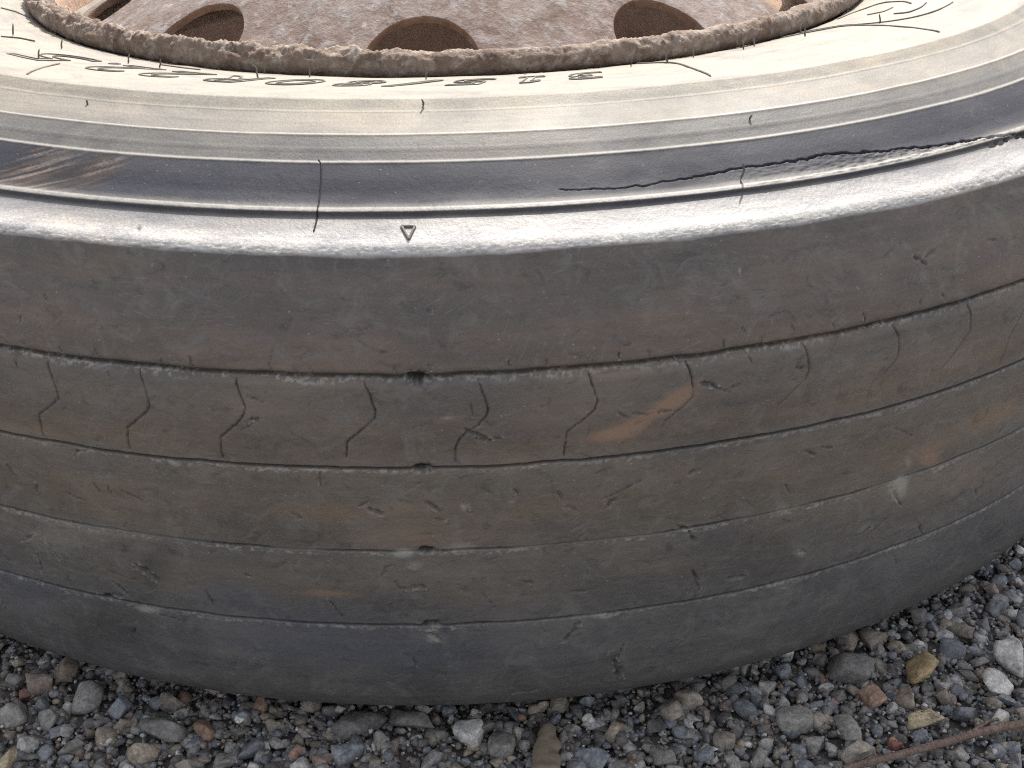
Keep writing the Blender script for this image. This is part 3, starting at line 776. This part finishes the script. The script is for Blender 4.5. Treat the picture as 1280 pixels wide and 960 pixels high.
        if kind == 'scrape':
            along = (X - Y * .5)
            across = (X * .5 + Y)
            f = np.clip(f * 2.2, 0, 1) * np.clip(fbm(along / 30, across / 1.5, 410, 4) * 2.8 + .45, 0, 1) * .75 * np.clip((S - 200) / 2, 0, 1) * np.clip((229 - S) / 2, 0, 1)
            g = np.exp(-(a * a + b * b) * 1.0) * np.clip((S - 200) / 2, 0, 1) * np.clip((229 - S) / 2, 0, 1)
            mk[..., 0] += g * .52 * k_ * np.clip(.6 + fbm(along / 18, across / 1.1, 411, 4) * 2, 0, 1)
            mk[..., 1] += g * .40 * k_ * np.clip(-fbm(along / 26, across / 1.5, 410, 4) * 2.4 + .6, 0, 1)
        mk[..., ch] += k_ * f
    # dusting
    return D, np.clip(mk, 0, 1)


def strip(name, s_vals, th, parent):
    s_vals = np.asarray(s_vals)
    D, mk = relief(th, s_vals)
    P = surf(*np.meshgrid(th, s_vals), d=D)
    nr, nc = len(s_vals), len(th)
    wrapF = grid_faces(nr, nc)
    uv = np.stack(np.meshgrid(th * MM / 1000, s_vals / 1000), -1).reshape(-1, 2)
    F = wrapF[:, ::-1]
    o = mesh_np(name, P.reshape(-1, 3), F, MAT_RUBBER, parent, {'mask': mk.reshape(-1, 4)}, uv)
    return o


def rows(a, b, step, dense=(), dstep=.2, dw=1.8):
    v = list(np.arange(a, b, step))
    for c in dense:
        v = [x for x in v if not (c - dw < x < c + dw)]
        v += list(np.arange(c - dw, c + dw + 1e-6, dstep))
    v = sorted(set(round(float(x), 3) for x in v if a < x < b))
    return np.array([a] + v + [b])


def theta(nf, f=52.0):
    fine = np.linspace(-f, f, nf)
    mid = np.linspace(f, 78, max(12, nf // 22))[1:]
    far = np.linspace(78, 180, 44)[1:]
    return np.concatenate([-far[::-1], -mid[::-1], fine, mid, far])


# ------------------------------------------------------------------ ground
G0 = -.006
n_ = 81
gx = np.sign(np.linspace(-1, 1, n_)) * np.abs(np.linspace(-1, 1, n_)) ** 3 * 150
X, Y = np.meshgrid(gx, gx)
ground = mesh_np('ground', np.stack([X, Y, np.full_like(X, G0)], -1).reshape(-1, 3), grid_faces(n_, n_), MAT_GROUND)
tag(ground, kind='structure', label='grey gravel ground under the flat-lying wheel')

# ------------------------------------------------------------------ the wheel
wheel = bpy.data.objects.new('truck_wheel', None)
COL.objects.link(wheel)
tag(wheel, label='timeworn bald truck tyre on a rusty steel rim, lying flat on gravel', category='wheel')

TH = theta(1080)
TH2 = theta(1900)
sr = rows(0, 253.2, 1.25, (154.2, 163.2, 183.3, 200.0, 229.5, 232.3, 251.5), .33, 1.5)
sr = np.unique(np.round(np.concatenate([sr[(sr < 214.5) | (sr > 228)], np.arange(214.6, 228, .38)]), 3))
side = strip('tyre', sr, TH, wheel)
side['label'] = 'dusty black tyre sidewall with raised rings and a long crack'
edges = [253.2] + GR + [496.0]
for k in range(5):
    a, b = edges[k], edges[k + 1]
    o = strip('tread_rib', rows(a, b, .78, [x for x in (a, b) if x in GR], .24, 1.7), TH2 if k == 1 else TH, side)
    o['label'] = ['wide smooth upper shoulder rib', 'rib cut by thin zigzag sipes', 'middle rib with orange rust stains',
                  'scuffed grey-blue lower rib', 'dark bluish lowest shoulder rib'][k]
low = strip('lower_sidewall', rows(496.0, 712, 5.0), theta(260), side)

# rubber outline lettering: 315/80R22.5
def glyph_paths(ch):
    cu = bpy.data.curves.new('glyph', 'FONT')
    cu.body = ch
    cu.size = 1.0
    cu.fill_mode = 'NONE'
    cu.resolution_u = 5
    ob = bpy.data.objects.new('glyph', cu)
    COL.objects.link(ob)
    dg = bpy.context.evaluated_depsgraph_get()
    me = ob.evaluated_get(dg).to_mesh()
    co = [tuple(v.co[:2]) for v in me.vertices]
    nb = {}
    for e in me.edges:
        a, b = e.vertices
        nb.setdefault(a, []).append(b)
        nb.setdefault(b, []).append(a)
    seen, loops = set(), []
    for st in nb:
        if st in seen:
            continue
        lp = [st]
        seen.add(st)
        while True:
            nx = [x for x in nb[lp[-1]] if x not in seen]
            if not nx:
                break
            lp.append(nx[0])
            seen.add(nx[0])
        if len(lp) > 3:
            loops.append(np.array([co[i] for i in lp]))
    ob.evaluated_get(dg).to_mesh_clear()
    bpy.data.objects.remove(ob)
    bpy.data.curves.remove(cu)
    return loops


def densify(P, step, closed=False):
    P = np.asarray(P, float)
    if closed:
        P = np.vstack([P, P[:1]])
    out = []
    for a, b in zip(P[:-1], P[1:]):
        n = max(1, int(np.ceil(np.linalg.norm(b - a) / step)))
        out += [a + (b - a) * t for t in np.arange(n) / n]
    if not closed:
        out.append(P[-1])
    return np.array(out)


for ch, t0, t1 in TEXT:
    loops = glyph_paths(ch)
    if ch == '1':
        loops = [np.array([(0, 0), (.5, 0), (.5, .10), (.33, .10), (.33, .70), (.17, .70), (.02, .58), (.02, .47), (.18, .55), (.18, .10), (0, .10)])]
    if not loops:
        continue
    A = np.vstack(loops)
    x0, x1 = A[:, 0].min(), A[:, 0].max()
    parts = []
    sh = 1.5
    for lp in loops:
        q = densify(lp, .04, True)
        fx = (q[:, 0] - x0) / max(x1 - x0, 1e-6)
        fy = q[:, 1] / .70
        # read from the hub side: text runs right to left, tops outward
        th_ = t1 - fx * (t1 - t0 - sh) - fy * sh
        s_ = 78 + fy * 34
        parts.append(tube_arrays(surf(th_, s_, .0003), .00044, 6, True))
    V, F = join_arrays(parts)
    mesh_np('letter', V, F, MAT_LETTER, side)

# triangle mark on the shoulder
tri = densify(np.array(TRI), .12, True)
parts = [tube_arrays(surf(tri[:, 0], tri[:, 1], .0004), .00065, 6, True)]
V, F = join_arrays(parts)
mesh_np('triangle_mark', V, F, MAT_LETTER, side)

# moulded outline ornament
for q in ARCS:
    q = np.array(q, float)
    t = np.linspace(0, len(q) - 1, 40)
    # smooth through the points
    k = np.arange(len(q))
    th_ = np.interp(t, k, q[:, 0])
    s_ = np.interp(t, k, q[:, 1])
    ker = np.ones(7) / 7
    sm = lambda a: np.convolve(np.pad(a, 3, 'edge'), ker, 'valid')
    V, F = tube_arrays(surf(sm(th_), sm(s_), .0003), .00055, 6)
    mesh_np('moulded_line', V, F, MAT_LETTER, side)

# mould seam that crosses the rings
q = np.array(SEAM)
t = np.linspace(0, len(q) - 1, 70)
V, F = tube_arrays(surf(np.interp(t, range(len(q)), q[:, 0]), np.interp(t, range(len(q)), q[:, 1]), .0001), .00035, 6)
mesh_np('mould_seam', V, F, MAT_SEAM, side)

# little rubber whiskers left by the mould vents
wr = random.Random(3)
for th_, s_, h, lean in WHISKERS:
    b = surf(th_, s_, -.0003)
    n = surf(th_, s_, .01) - surf(th_, s_, 0)
    n /= np.linalg.norm(n)
    side_v = np.array([math.cos(R_(th_)), math.sin(R_(th_)), 0])
    pts = [b + n * h * f + side_v * (lean * h * f * f + wr.uniform(-.05, .05) * h) for f in (0, .2, .4, .6, .8, 1.0)]
    V, F = tube_arrays(pts, [.0006, .00055, .0005, .0005, .00045, .0003], 6)
    mesh_np('rubber_whisker', V, F, MAT_LETTER, side)

# ---------------- steel rim
def revolve(pr, th, disp=None):
    pr = np.asarray(pr, float)
    t = np.radians(th)
    r = pr[:, 0][:, None] + 0 * t
    z = pr[:, 1][:, None] + 0 * t
    if disp is not None:
        T = np.gradient(pr, axis=0)
        T /= np.linalg.norm(T, axis=1)[:, None]
        d = disp
        r = r - d * T[:, 1][:, None]
        z = z + d * T[:, 0][:, None]
    return np.stack([r * np.sin(t), -r * np.cos(t), z], -1).reshape(-1, 3)


rp = densify(np.array([(.3035, .288), (.2985, .292), (.2950, .284), (.2925, .268), (.2895, .250), (.279, .236), (.262, .226), (.2585, .200), (.2585, .120), (.262, .09), (.285, .07), (.292, .03), (.303, .018), (.311, .020)]), .0045)
tr = theta(320, 75)
U, W = np.meshgrid(tr * 5.1, np.arange(len(rp)) * 3.0)
rim = mesh_np('rim', revolve(rp, tr, -.0008 * fbm(U / 9, W / 9, 600, 4)), grid_faces(len(rp), len(tr))[:, ::-1], MAT_BARREL, wheel)
rim['label'] = 'rust brown rim barrel'

# flange lip with thick crumbling rust
na = 38
tl = theta(1300, 72)
ang = np.linspace(R_(-75), R_(245), na)
U, A_ = np.meshgrid(tl * 5.3, ang * 7.0)
crust = np.clip(.5 + .5 * np.interp(tl, [-70, -48, -20, -8, 0, 12, 30, 50, 62], [1, 1, .95, .85, .1, .05, .25, .3, .2]), 0, 1)[None, :]
topw = np.clip(np.sin(np.meshgrid(tl, ang)[1]) * .8 + .35, .12, 1)
dd = .0024 * fbm(U / 9, A_ / 6, 610, 5, .55) + .0011 * np.abs(fbm(U / 3.2, A_ / 3.0, 611, 3)) + .0016 * np.clip(fbm(U / 16, A_ / 9, 612, 3), 0, 1)
dd = dd * topw * crust ** 2 * 1.9 + .0007 * crust * fbm(U / 1.8, A_ / 1.8, 613, 3) + .0009 * (crust - .6) + .0012 * crust * topw * fbm(U / 5.5, A_ / 4, 614, 4)
rx = .0066 + dd
rr_ = .3062 + rx * np.cos(ang)[:, None] * 1.0
zz_ = .2968 + (rx * 1.05) * np.sin(ang)[:, None]
t = np.radians(tl)[None, :]
P = np.stack([rr_ * np.sin(t), -rr_ * np.cos(t), zz_ + 0 * t], -1).reshape(-1, 3)
fl = mesh_np('rim_flange', P, grid_faces(na, len(tl)), MAT_CRUST, rim)
fl['label'] = 'crumbling rusty lip of the rim'

# ---------------- disc with ten hand holes
NH, HA = 10, -4.7
RC, ZCN, SL = .2535, .2880, R_(30)
HR = .0352
r_out, r_in = .2905, .190


def cone(r):
    return ZCN + (RC - r) * math.tan(SL)


parts = []
hole_edges = []
half = 18.0
nb_, nrad = 72, 12
for h in range(NH):
    a0 = HA + h * 360 / NH
    # sector in local coordinates: x = arc (deg), y = along slope (m); hole circle to sector border
    y0, y1 = -(r_out - RC) / math.cos(SL), (RC - r_in) / math.cos(SL)
    ph = np.linspace(0, 2 * np.pi, nb_, endpoint=False)
    hx = HR * np.cos(ph) / (math.radians(1) * RC)
    hy = HR * np.sin(ph)
    dx, dy = np.cos(ph) / (math.radians(1) * RC), np.sin(ph)
    tx = np.where(dx > 0, half / np.maximum(dx, 1e-9), half / np.maximum(-dx, 1e-9))
    ty = np.where(dy > 0, y1 / np.maximum(dy, 1e-9), -y0 / np.maximum(-dy, 1e-9))
    tt = np.minimum(tx, ty)
    bx, by = dx * tt, dy * tt
    # snap the corners
    for cx_ in (-half, half):
        for cy_ in (y0, y1):
            k = np.argmin(((bx - cx_) * math.radians(1) * RC) ** 2 + (by - cy_) ** 2)
            bx[k], by[k] = cx_, cy_
    f = (np.linspace(0, 1, nrad) ** 1.5)[:, None]
    LX = hx + (bx - hx) * f
    LY = hy + (by - hy) * f
    # rounded lip and inner wall of the hole
    wallx = [hx * (1 - .00 * k) for k in range(4)]
    depth = np.array([.0050, .0036, .0022, .0009])
    LX = np.vstack([np.array([hx * .985] * 4), LX])
    LY = np.vstack([np.array([hy * .985] * 4), LY])
    dn = np.concatenate([depth, np.r_[.0002, np.zeros(nrad - 1)]])[:, None] + 0 * LX
    rr0 = RC - LY * math.cos(SL)
    zz0 = ZCN + LY * math.sin(SL)
    AA = np.radians(a0 + LX)
    dsp = .0006 * fbm((a0 + LX) * .6, LY * 120 + 50, 700, 4) - dn
    dsp[4:] *= 1
    rr0 = rr0 + dsp * math.sin(SL)
    zz0 = zz0 + dsp * math.cos(SL)
    V = np.stack([rr0 * np.sin(AA), -rr0 * np.cos(AA), zz0], -1).reshape(-1, 3)
    Fh = grid_faces(nrad + 4, nb_, wrap=True)
    parts.append((V, Fh[nb_ * 4:]))
    hole_edges.append((V[:nb_ * 5], Fh[:nb_ * 4]))
V, F = join_arrays(parts)
# crown of the disc: bends over to the flat hub face
z_i = cone(r_in)
pr = [(r_in + .0002, z_i - .0002), (.1888, z_i + .0004), (.1872, z_i + .0010), (.1845, z_i + .0012)]
tc_ = np.linspace(-180, 180, 241)
V2 = revolve(np.array(pr), tc_)
disc = mesh_np('disc', *join_arrays([(V, F), (V2, grid_faces(len(pr), len(tc_)))]), MAT_RUST, wheel)
for V_h, F_h in hole_edges:
    mesh_np('hand_hole_edge', V_h, F_h, MAT_EDGE, disc)
disc['label'] = 'pitted rusty conical disc with round hand holes'
# hub face: flat ring with stud holes, built as sectors
parts = []
for h in range(10):
    a0 = 18 + h * 36
    ph = np.linspace(0, 2 * np.pi, 48, endpoint=False)
    rc, hr = .1655, .0125
    dx, dy = np.cos(ph), np.sin(ph)
    k1 = math.radians(1) * rc
    tx = 18 * k1 / np.maximum(np.abs(dx), 1e-9)
    ty = np.where(dy > 0, .1846 - rc, rc - .1405) / np.maximum(np.abs(dy), 1e-9)
    tt = np.minimum(tx, ty)
    lay = []
    zl = []
    for f, z_ in ((None, -.012), (0, -.001), (0.06, 0), (.5, 0), (1, 0)):
        if f is None:
            lay.append((hr * dx, hr * dy))
        else:
            lay.append((dx * (hr + (tt - hr) * f), dy * (hr + (tt - hr) * f)))
        zl.append(z_)
    LX = np.array([l[0] for l in lay]) / k1
    LY = np.array([l[1] for l in lay])
    AA = np.radians(a0 + LX)
    r0 = rc + LY
    zz0 = z_i + .0012 + np.array(zl)[:, None] + 0 * LX
    parts.append((np.stack([r0 * np.sin(AA), -r0 * np.cos(AA), zz0], -1).reshape(-1, 3), grid_faces(5, 48, wrap=True)))
parts.append((revolve(np.array([(.1407, z_i + .0010), (.1400, z_i - .0002), (.1400, z_i - .011)]), tc_), grid_faces(3, len(tc_))))
V, F = join_arrays(parts)
hub = mesh_np('hub_face', V, F, MAT_RUST, disc)
# underside of the disc
us = mesh_np('disc_back', revolve(np.array([(.2903, .2600), (.287, .2585), (.2600, .2500), (.2580, .2400)]), tc_), grid_faces(4, len(tc_)), MAT_BARREL, disc)

# ------------------------------------------------------------------ gravel
import bmesh


def pebble(sub, seed, cuts=9):
    bm = bmesh.new()
    bmesh.ops.create_icosphere(bm, subdivisions=sub, radius=1.0)
    V = np.array([v.co[:] for v in bm.verts])
    F = np.array([[v.index for v in f.verts] for f in bm.faces])
    bm.free()
    r = np.random.default_rng(seed)
    for _ in range(cuts):
        n = r.normal(size=3)
        n /= np.linalg.norm(n)
        h = r.uniform(.26, .80)
        d = V @ n - h
        V = V - np.clip(d, 0, None)[:, None] * n * r.uniform(.8, 1.0)
    ph = r.uniform(0, 6, 3)
    V *= (1 + .05 * np.sin(V @ r.normal(size=3) * 3 + ph[0]) + .04 * np.sin(V @ r.normal(size=3) * 5 + ph[1]))[:, None]
    ext = V.max(0) - V.min(0)
    V = (V - (V.max(0) + V.min(0)) / 2) / ext * 2
    return V, F


PEB3 = [pebble(3, 100 + i, 8 + i % 9) for i in range(28)]
PEB2 = [pebble(2, 200 + i, 6 + i % 5) for i in range(16)]
PEB1 = [pebble(1, 300 + i, 3) for i in range(10)]
peb_mesh = []
for i, (V, F) in enumerate(PEB3):
    me = mesh_np('stone', V, F, MAT_STONE['g'], smooth=False, link=False)
    me.materials.clear()
    me.materials.append(None)
    peb_mesh.append(me)


def add_stone(name, x, y, wx, wy, c, parent, rot=None, hz=None, tilt=.25):
    o = bpy.data.objects.new(name, peb_mesh[random.randrange(len(peb_mesh))])
    COL.objects.link(o)
    hz = hz or .5 * min(wx, wy) * random.uniform(.7, 1.05)
    o.scale = (wx / 2, wy / 2, hz)
    o.rotation_euler = (random.uniform(-tilt, tilt), random.uniform(-tilt, tilt), random.uniform(-.3, .3) if rot is None else rot)
    o.location = (x, y, G0 + .0035 + hz * random.uniform(.30, .55))
    if parent:
        o.parent = parent
    o.material_slots[0].link = 'OBJECT'
    o.material_slots[0].material = MAT_STONE[c]
    return o


placed = []
NAMED = {
    'y': 'yellow-tan rounded pebble in the gravel right of the tyre',
    'c': 'cream and yellow flat pebble near the twig'}
LAB = {2: 'largest dark grey rock in the gravel at lower right', 3: 'pale beige stone beside the left end of the twig',
       7: 'tan chip of stone below the tyre, right of centre',
       27: 'wide tan stone in the gravel at lower left', 28: 'orange pebble in the gravel at lower left',
       30: 'broad flat dark stone left of the orange pebble'}
for i, (x, y, wx, wy, c) in enumerate(STONES):
    wx, wy = wx / 1000, wy / 1000
    lab = NAMED.get(c) if i < 2 else LAB.get(i)
    rad = math.hypot(x, y)
    hz = None
    if rad < .515:
        hz = min(.5 * min(wx, wy), .0055)
    o = add_stone('stone', x, y, wx * 1.08, wy * 1.05, c, None if lab else ground, hz=hz)
    if lab:
        tag(o, label=lab, category='stone')
    placed.append((x, y, max(wx, wy) / 2))
big = len(placed)
keys = list('gggggddddkkbbbbbtwr')
tries = 0
while len(placed) < 298 and tries < 60000:
    tries += 1
    f = len(placed) / 298
    d_ = (.0175 - .0085 * f) * random.uniform(.75, 1.1)
    a = random.uniform(-50, 52)
    rad = random.uniform(.488, .70)
    x, y = rad * math.sin(R_(a)), -rad * math.cos(R_(a))
    if a < 0 and rad > .63:
        continue
    if abs(a) < 20 and rad > .60:
        continue
    if any(abs(x - px) < r0 + d_ / 2 and abs(y - py) < r0 + d_ / 2 and math.hypot(x - px, y - py) < (r0 + d_ / 2) * .92 for px, py, r0 in placed):
        continue
    asp = random.uniform(.55, .95)
    hz = None
    if rad < .515:
        hz = min(.5 * d_ * asp, .0055)
    kk = keys + ['b', 'b', 'w'] * 2 if a > 15 else keys  # extra blue and pale stones at right stand in for sky reflection
    add_stone('stone', x, y, d_, d_ * asp, random.choice(kk), ground, rot=random.uniform(0, 3.1), hz=hz)
    placed.append((x, y, d_ / 2))


def scatter(n, rfun, dfun, pebs, cols, wts, z0, zr, tall=1.0, keep=None):
    k = RNG.integers(0, len(pebs), n)
    rad, a = rfun(n)
    x, y = rad * np.sin(np.radians(a)), -rad * np.cos(np.radians(a))
    d = dfun(n)
    rz = RNG.uniform(0, 6.28, n)
    rx = RNG.normal(0, .35, n)
    ry = RNG.normal(0, .35, n)
    asp = RNG.uniform(.6, 1.0, n)
    hz = d / 2 * RNG.uniform(.45, .9, n) * tall
    z = z0 + RNG.uniform(0, 1, n) * zr
    # nothing may poke into the tyre
    up = np.interp(rad, [.40, .425, .455, .485, .508, .520, .5245], [0, 0, .001, .006, .015, .0265, .04]) - .001
    up = np.where(rad > .5245, 1, up)
    z = np.minimum(z, up - hz)
    ci = RNG.choice(len(cols), n, p=np.array(wts) / sum(wts))
    C = np.array(cols)[ci] * RNG.uniform(.7, 1.35, n)[:, None]
    blue = np.clip((a - 10) / 30, 0, 1)[:, None] * .25  # bluish skylight at right tinted into the stone colours
    C = C * (1 - blue) + C * np.array([.92, 1.02, 1.2]) * blue
    parts_V, parts_F, parts_C, off = [], [], [], 0
    for t_ in range(len(pebs)):
        idx = np.where(k == t_)[0]
        if len(idx) == 0:
            continue
        V, F = pebs[t_]
        S = np.stack([d[idx] / 2, d[idx] / 2 * asp[idx], hz[idx]], -1)
        Q = V[None] * S[:, None]
        cx, sx = np.cos(rx[idx])[:, None], np.sin(rx[idx])[:, None]
        Q = np.stack([Q[..., 0], Q[..., 1] * cx - Q[..., 2] * sx, Q[..., 1] * sx + Q[..., 2] * cx], -1)
        cx, sx = np.cos(ry[idx])[:, None], np.sin(ry[idx])[:, None]
        Q = np.stack([Q[..., 0] * cx + Q[..., 2] * sx, Q[..., 1], -Q[..., 0] * sx + Q[..., 2] * cx], -1)
        cx, sx = np.cos(rz[idx])[:, None], np.sin(rz[idx])[:, None]
        Q = np.stack([Q[..., 0] * cx - Q[..., 1] * sx, Q[..., 0] * sx + Q[..., 1] * cx, Q[..., 2]], -1)
        Q += np.stack([x[idx], y[idx], z[idx]], -1)[:, None]
        m = len(V)
        parts_V.append(Q.reshape(-1, 3))
        parts_F.append((F[None] + (np.arange(len(idx)) * m)[:, None, None]).reshape(-1, 3) + off)
        parts_C.append(np.repeat(np.c_[C[idx], np.ones(len(idx))], m, axis=0))
        off += len(idx) * m
    return np.vstack(parts_V), np.vstack(parts_F), np.vstack(parts_C)


COLS = [PAL['g'], PAL['d'], PAL['k'], PAL['b'], PAL['t'], PAL['w'], PAL['r'], PAL['o'], (.50, .49, .47)]
WTS = [26, 24, 12, 18, 5, 10, 3, 1, 3.5]


def ring(r0, r1, a0, a1):
    return lambda n: (np.sqrt(RNG.uniform(r0 ** 2, r1 ** 2, n)), RNG.uniform(a0, a1, n))


layers = [
    scatter(5200, ring(.465, .67, -54, 55), lambda n: RNG.uniform(.0050, .0112, n), PEB2, COLS, WTS, G0 + .0005, .0040),
    scatter(12500, ring(.465, .69, -56, 57), lambda n: RNG.uniform(.0026, .0056, n), PEB1, COLS, WTS, G0 + .001, .0035),
    scatter(9000, ring(.46, .65, -48, 50), lambda n: RNG.uniform(.0014, .0028, n), PEB1, COLS, WTS, G0 + .0018, .0042),
    scatter(4000, ring(.68, 1.4, -75, 75), lambda n: RNG.uniform(.006, .018, n), PEB1, COLS, WTS, G0 + .001, .003),
    scatter(4000, ring(.46, 1.2, 57, 298), lambda n: RNG.uniform(.006, .018, n), PEB1, COLS, WTS, G0 + .001, .003),
]
Vs, Fs, Cs, off = [], [], [], 0
for V, F, C_ in layers:
    Vs.append(V)
    Fs.append(F + off)
    Cs.append(C_)
    off += len(V)
gravel = mesh_np('gravel', np.vstack(Vs), np.vstack(Fs), MAT_GRAVEL, None, {'stone': np.vstack(Cs)}, smooth=False)
tag(gravel, kind='stuff', label='small mixed gravel between the larger stones', category='gravel')

# ------------------------------------------------------------------ twig and wood chip
MAT_TWIG = plain('weathered_twig_bark', (.13, .080, .060), .8, (.36, .27, .23), 420, 1.0, .0025)
MAT_CHIP = plain('grey_brown_wood', (.13, .105, .075), .8, (.22, .18, .135), 160, .5, .001)


def twig_arrays(pts, r0, r1, z, seed):
    P = np.array([(x, y, z) for x, y in pts])
    L = np.r_[0, np.cumsum(np.linalg.norm(np.diff(P, axis=0), axis=1))]
    t = np.linspace(0, L[-1], 90)
    Q = np.stack([np.interp(t, L, P[:, i]) for i in range(3)], 1)
    ker = np.ones(5) / 5
    for i in range(3):
        Q[:, i] = np.convolve(np.pad(Q[:, i], 2, 'edge'), ker, 'valid')
    n = 14
    V, F = tube_arrays(Q, np.linspace(r0, r1, 90), n)
    c = np.repeat(Q, n, 0)
    k = np.repeat(t, n) * 1000
    a = np.tile(np.arange(n), 90)
    V = c + (V - c) * (1 + .22 * fbm(k / 7, a / 2.5, seed, 3) + .18 * np.exp(-((k % 37 - 18) / 2.0) ** 2))[:, None]
    return V, F


V, F = join_arrays([twig_arrays(TWIG[0], .0017, .0024, .0055, 1)])
twig = mesh_np('twig', V, F, MAT_TWIG)
tag(twig, label='thin brown forked twig lying on the gravel at lower right', category='twig')
V, F = twig_arrays(TWIG[1], .0011, .0007, .0068, 5)
mesh_np('side_shoot', V, F, MAT_TWIG, twig)

(x0, y0), (x1, y1) = WOOD
nL, nW = 26, 10
f = np.linspace(0, 1, nL)[:, None]
wdt = np.interp(f, [0, .25, .45, 1], [.0035, .0042, .0065, .0072])
a = np.linspace(0, 2 * np.pi, nW * 2, endpoint=False)[None]
px = x0 + (x1 - x0) * f + wdt * np.cos(a)
py = y0 + (y1 - y0) * f + 0 * a
pz = .0035 + .0026 * np.sin(a) + .0008 * vnoise(f * 9, a * 2, 5)
k = np.clip(np.minimum(f, 1 - f) * 16, .55, 1) * (1 + .22 * vnoise(f * 7, np.sign(np.cos(a)) * 3 + 0 * f, 8))
px = x0 + (x1 - x0) * f + (px - x0 - (x1 - x0) * f) * k
pz = .0035 + (pz - .0035) * k
V = np.stack([px, py, pz], -1).reshape(-1, 3)
F = grid_faces(nL, nW * 2, wrap=True)
V = np.vstack([V])
chip = mesh_np('wood_chip', V, F, MAT_CHIP)
tag(chip, label='flat grey-brown wood chip in the gravel below the middle of the tyre', category='wood chip')
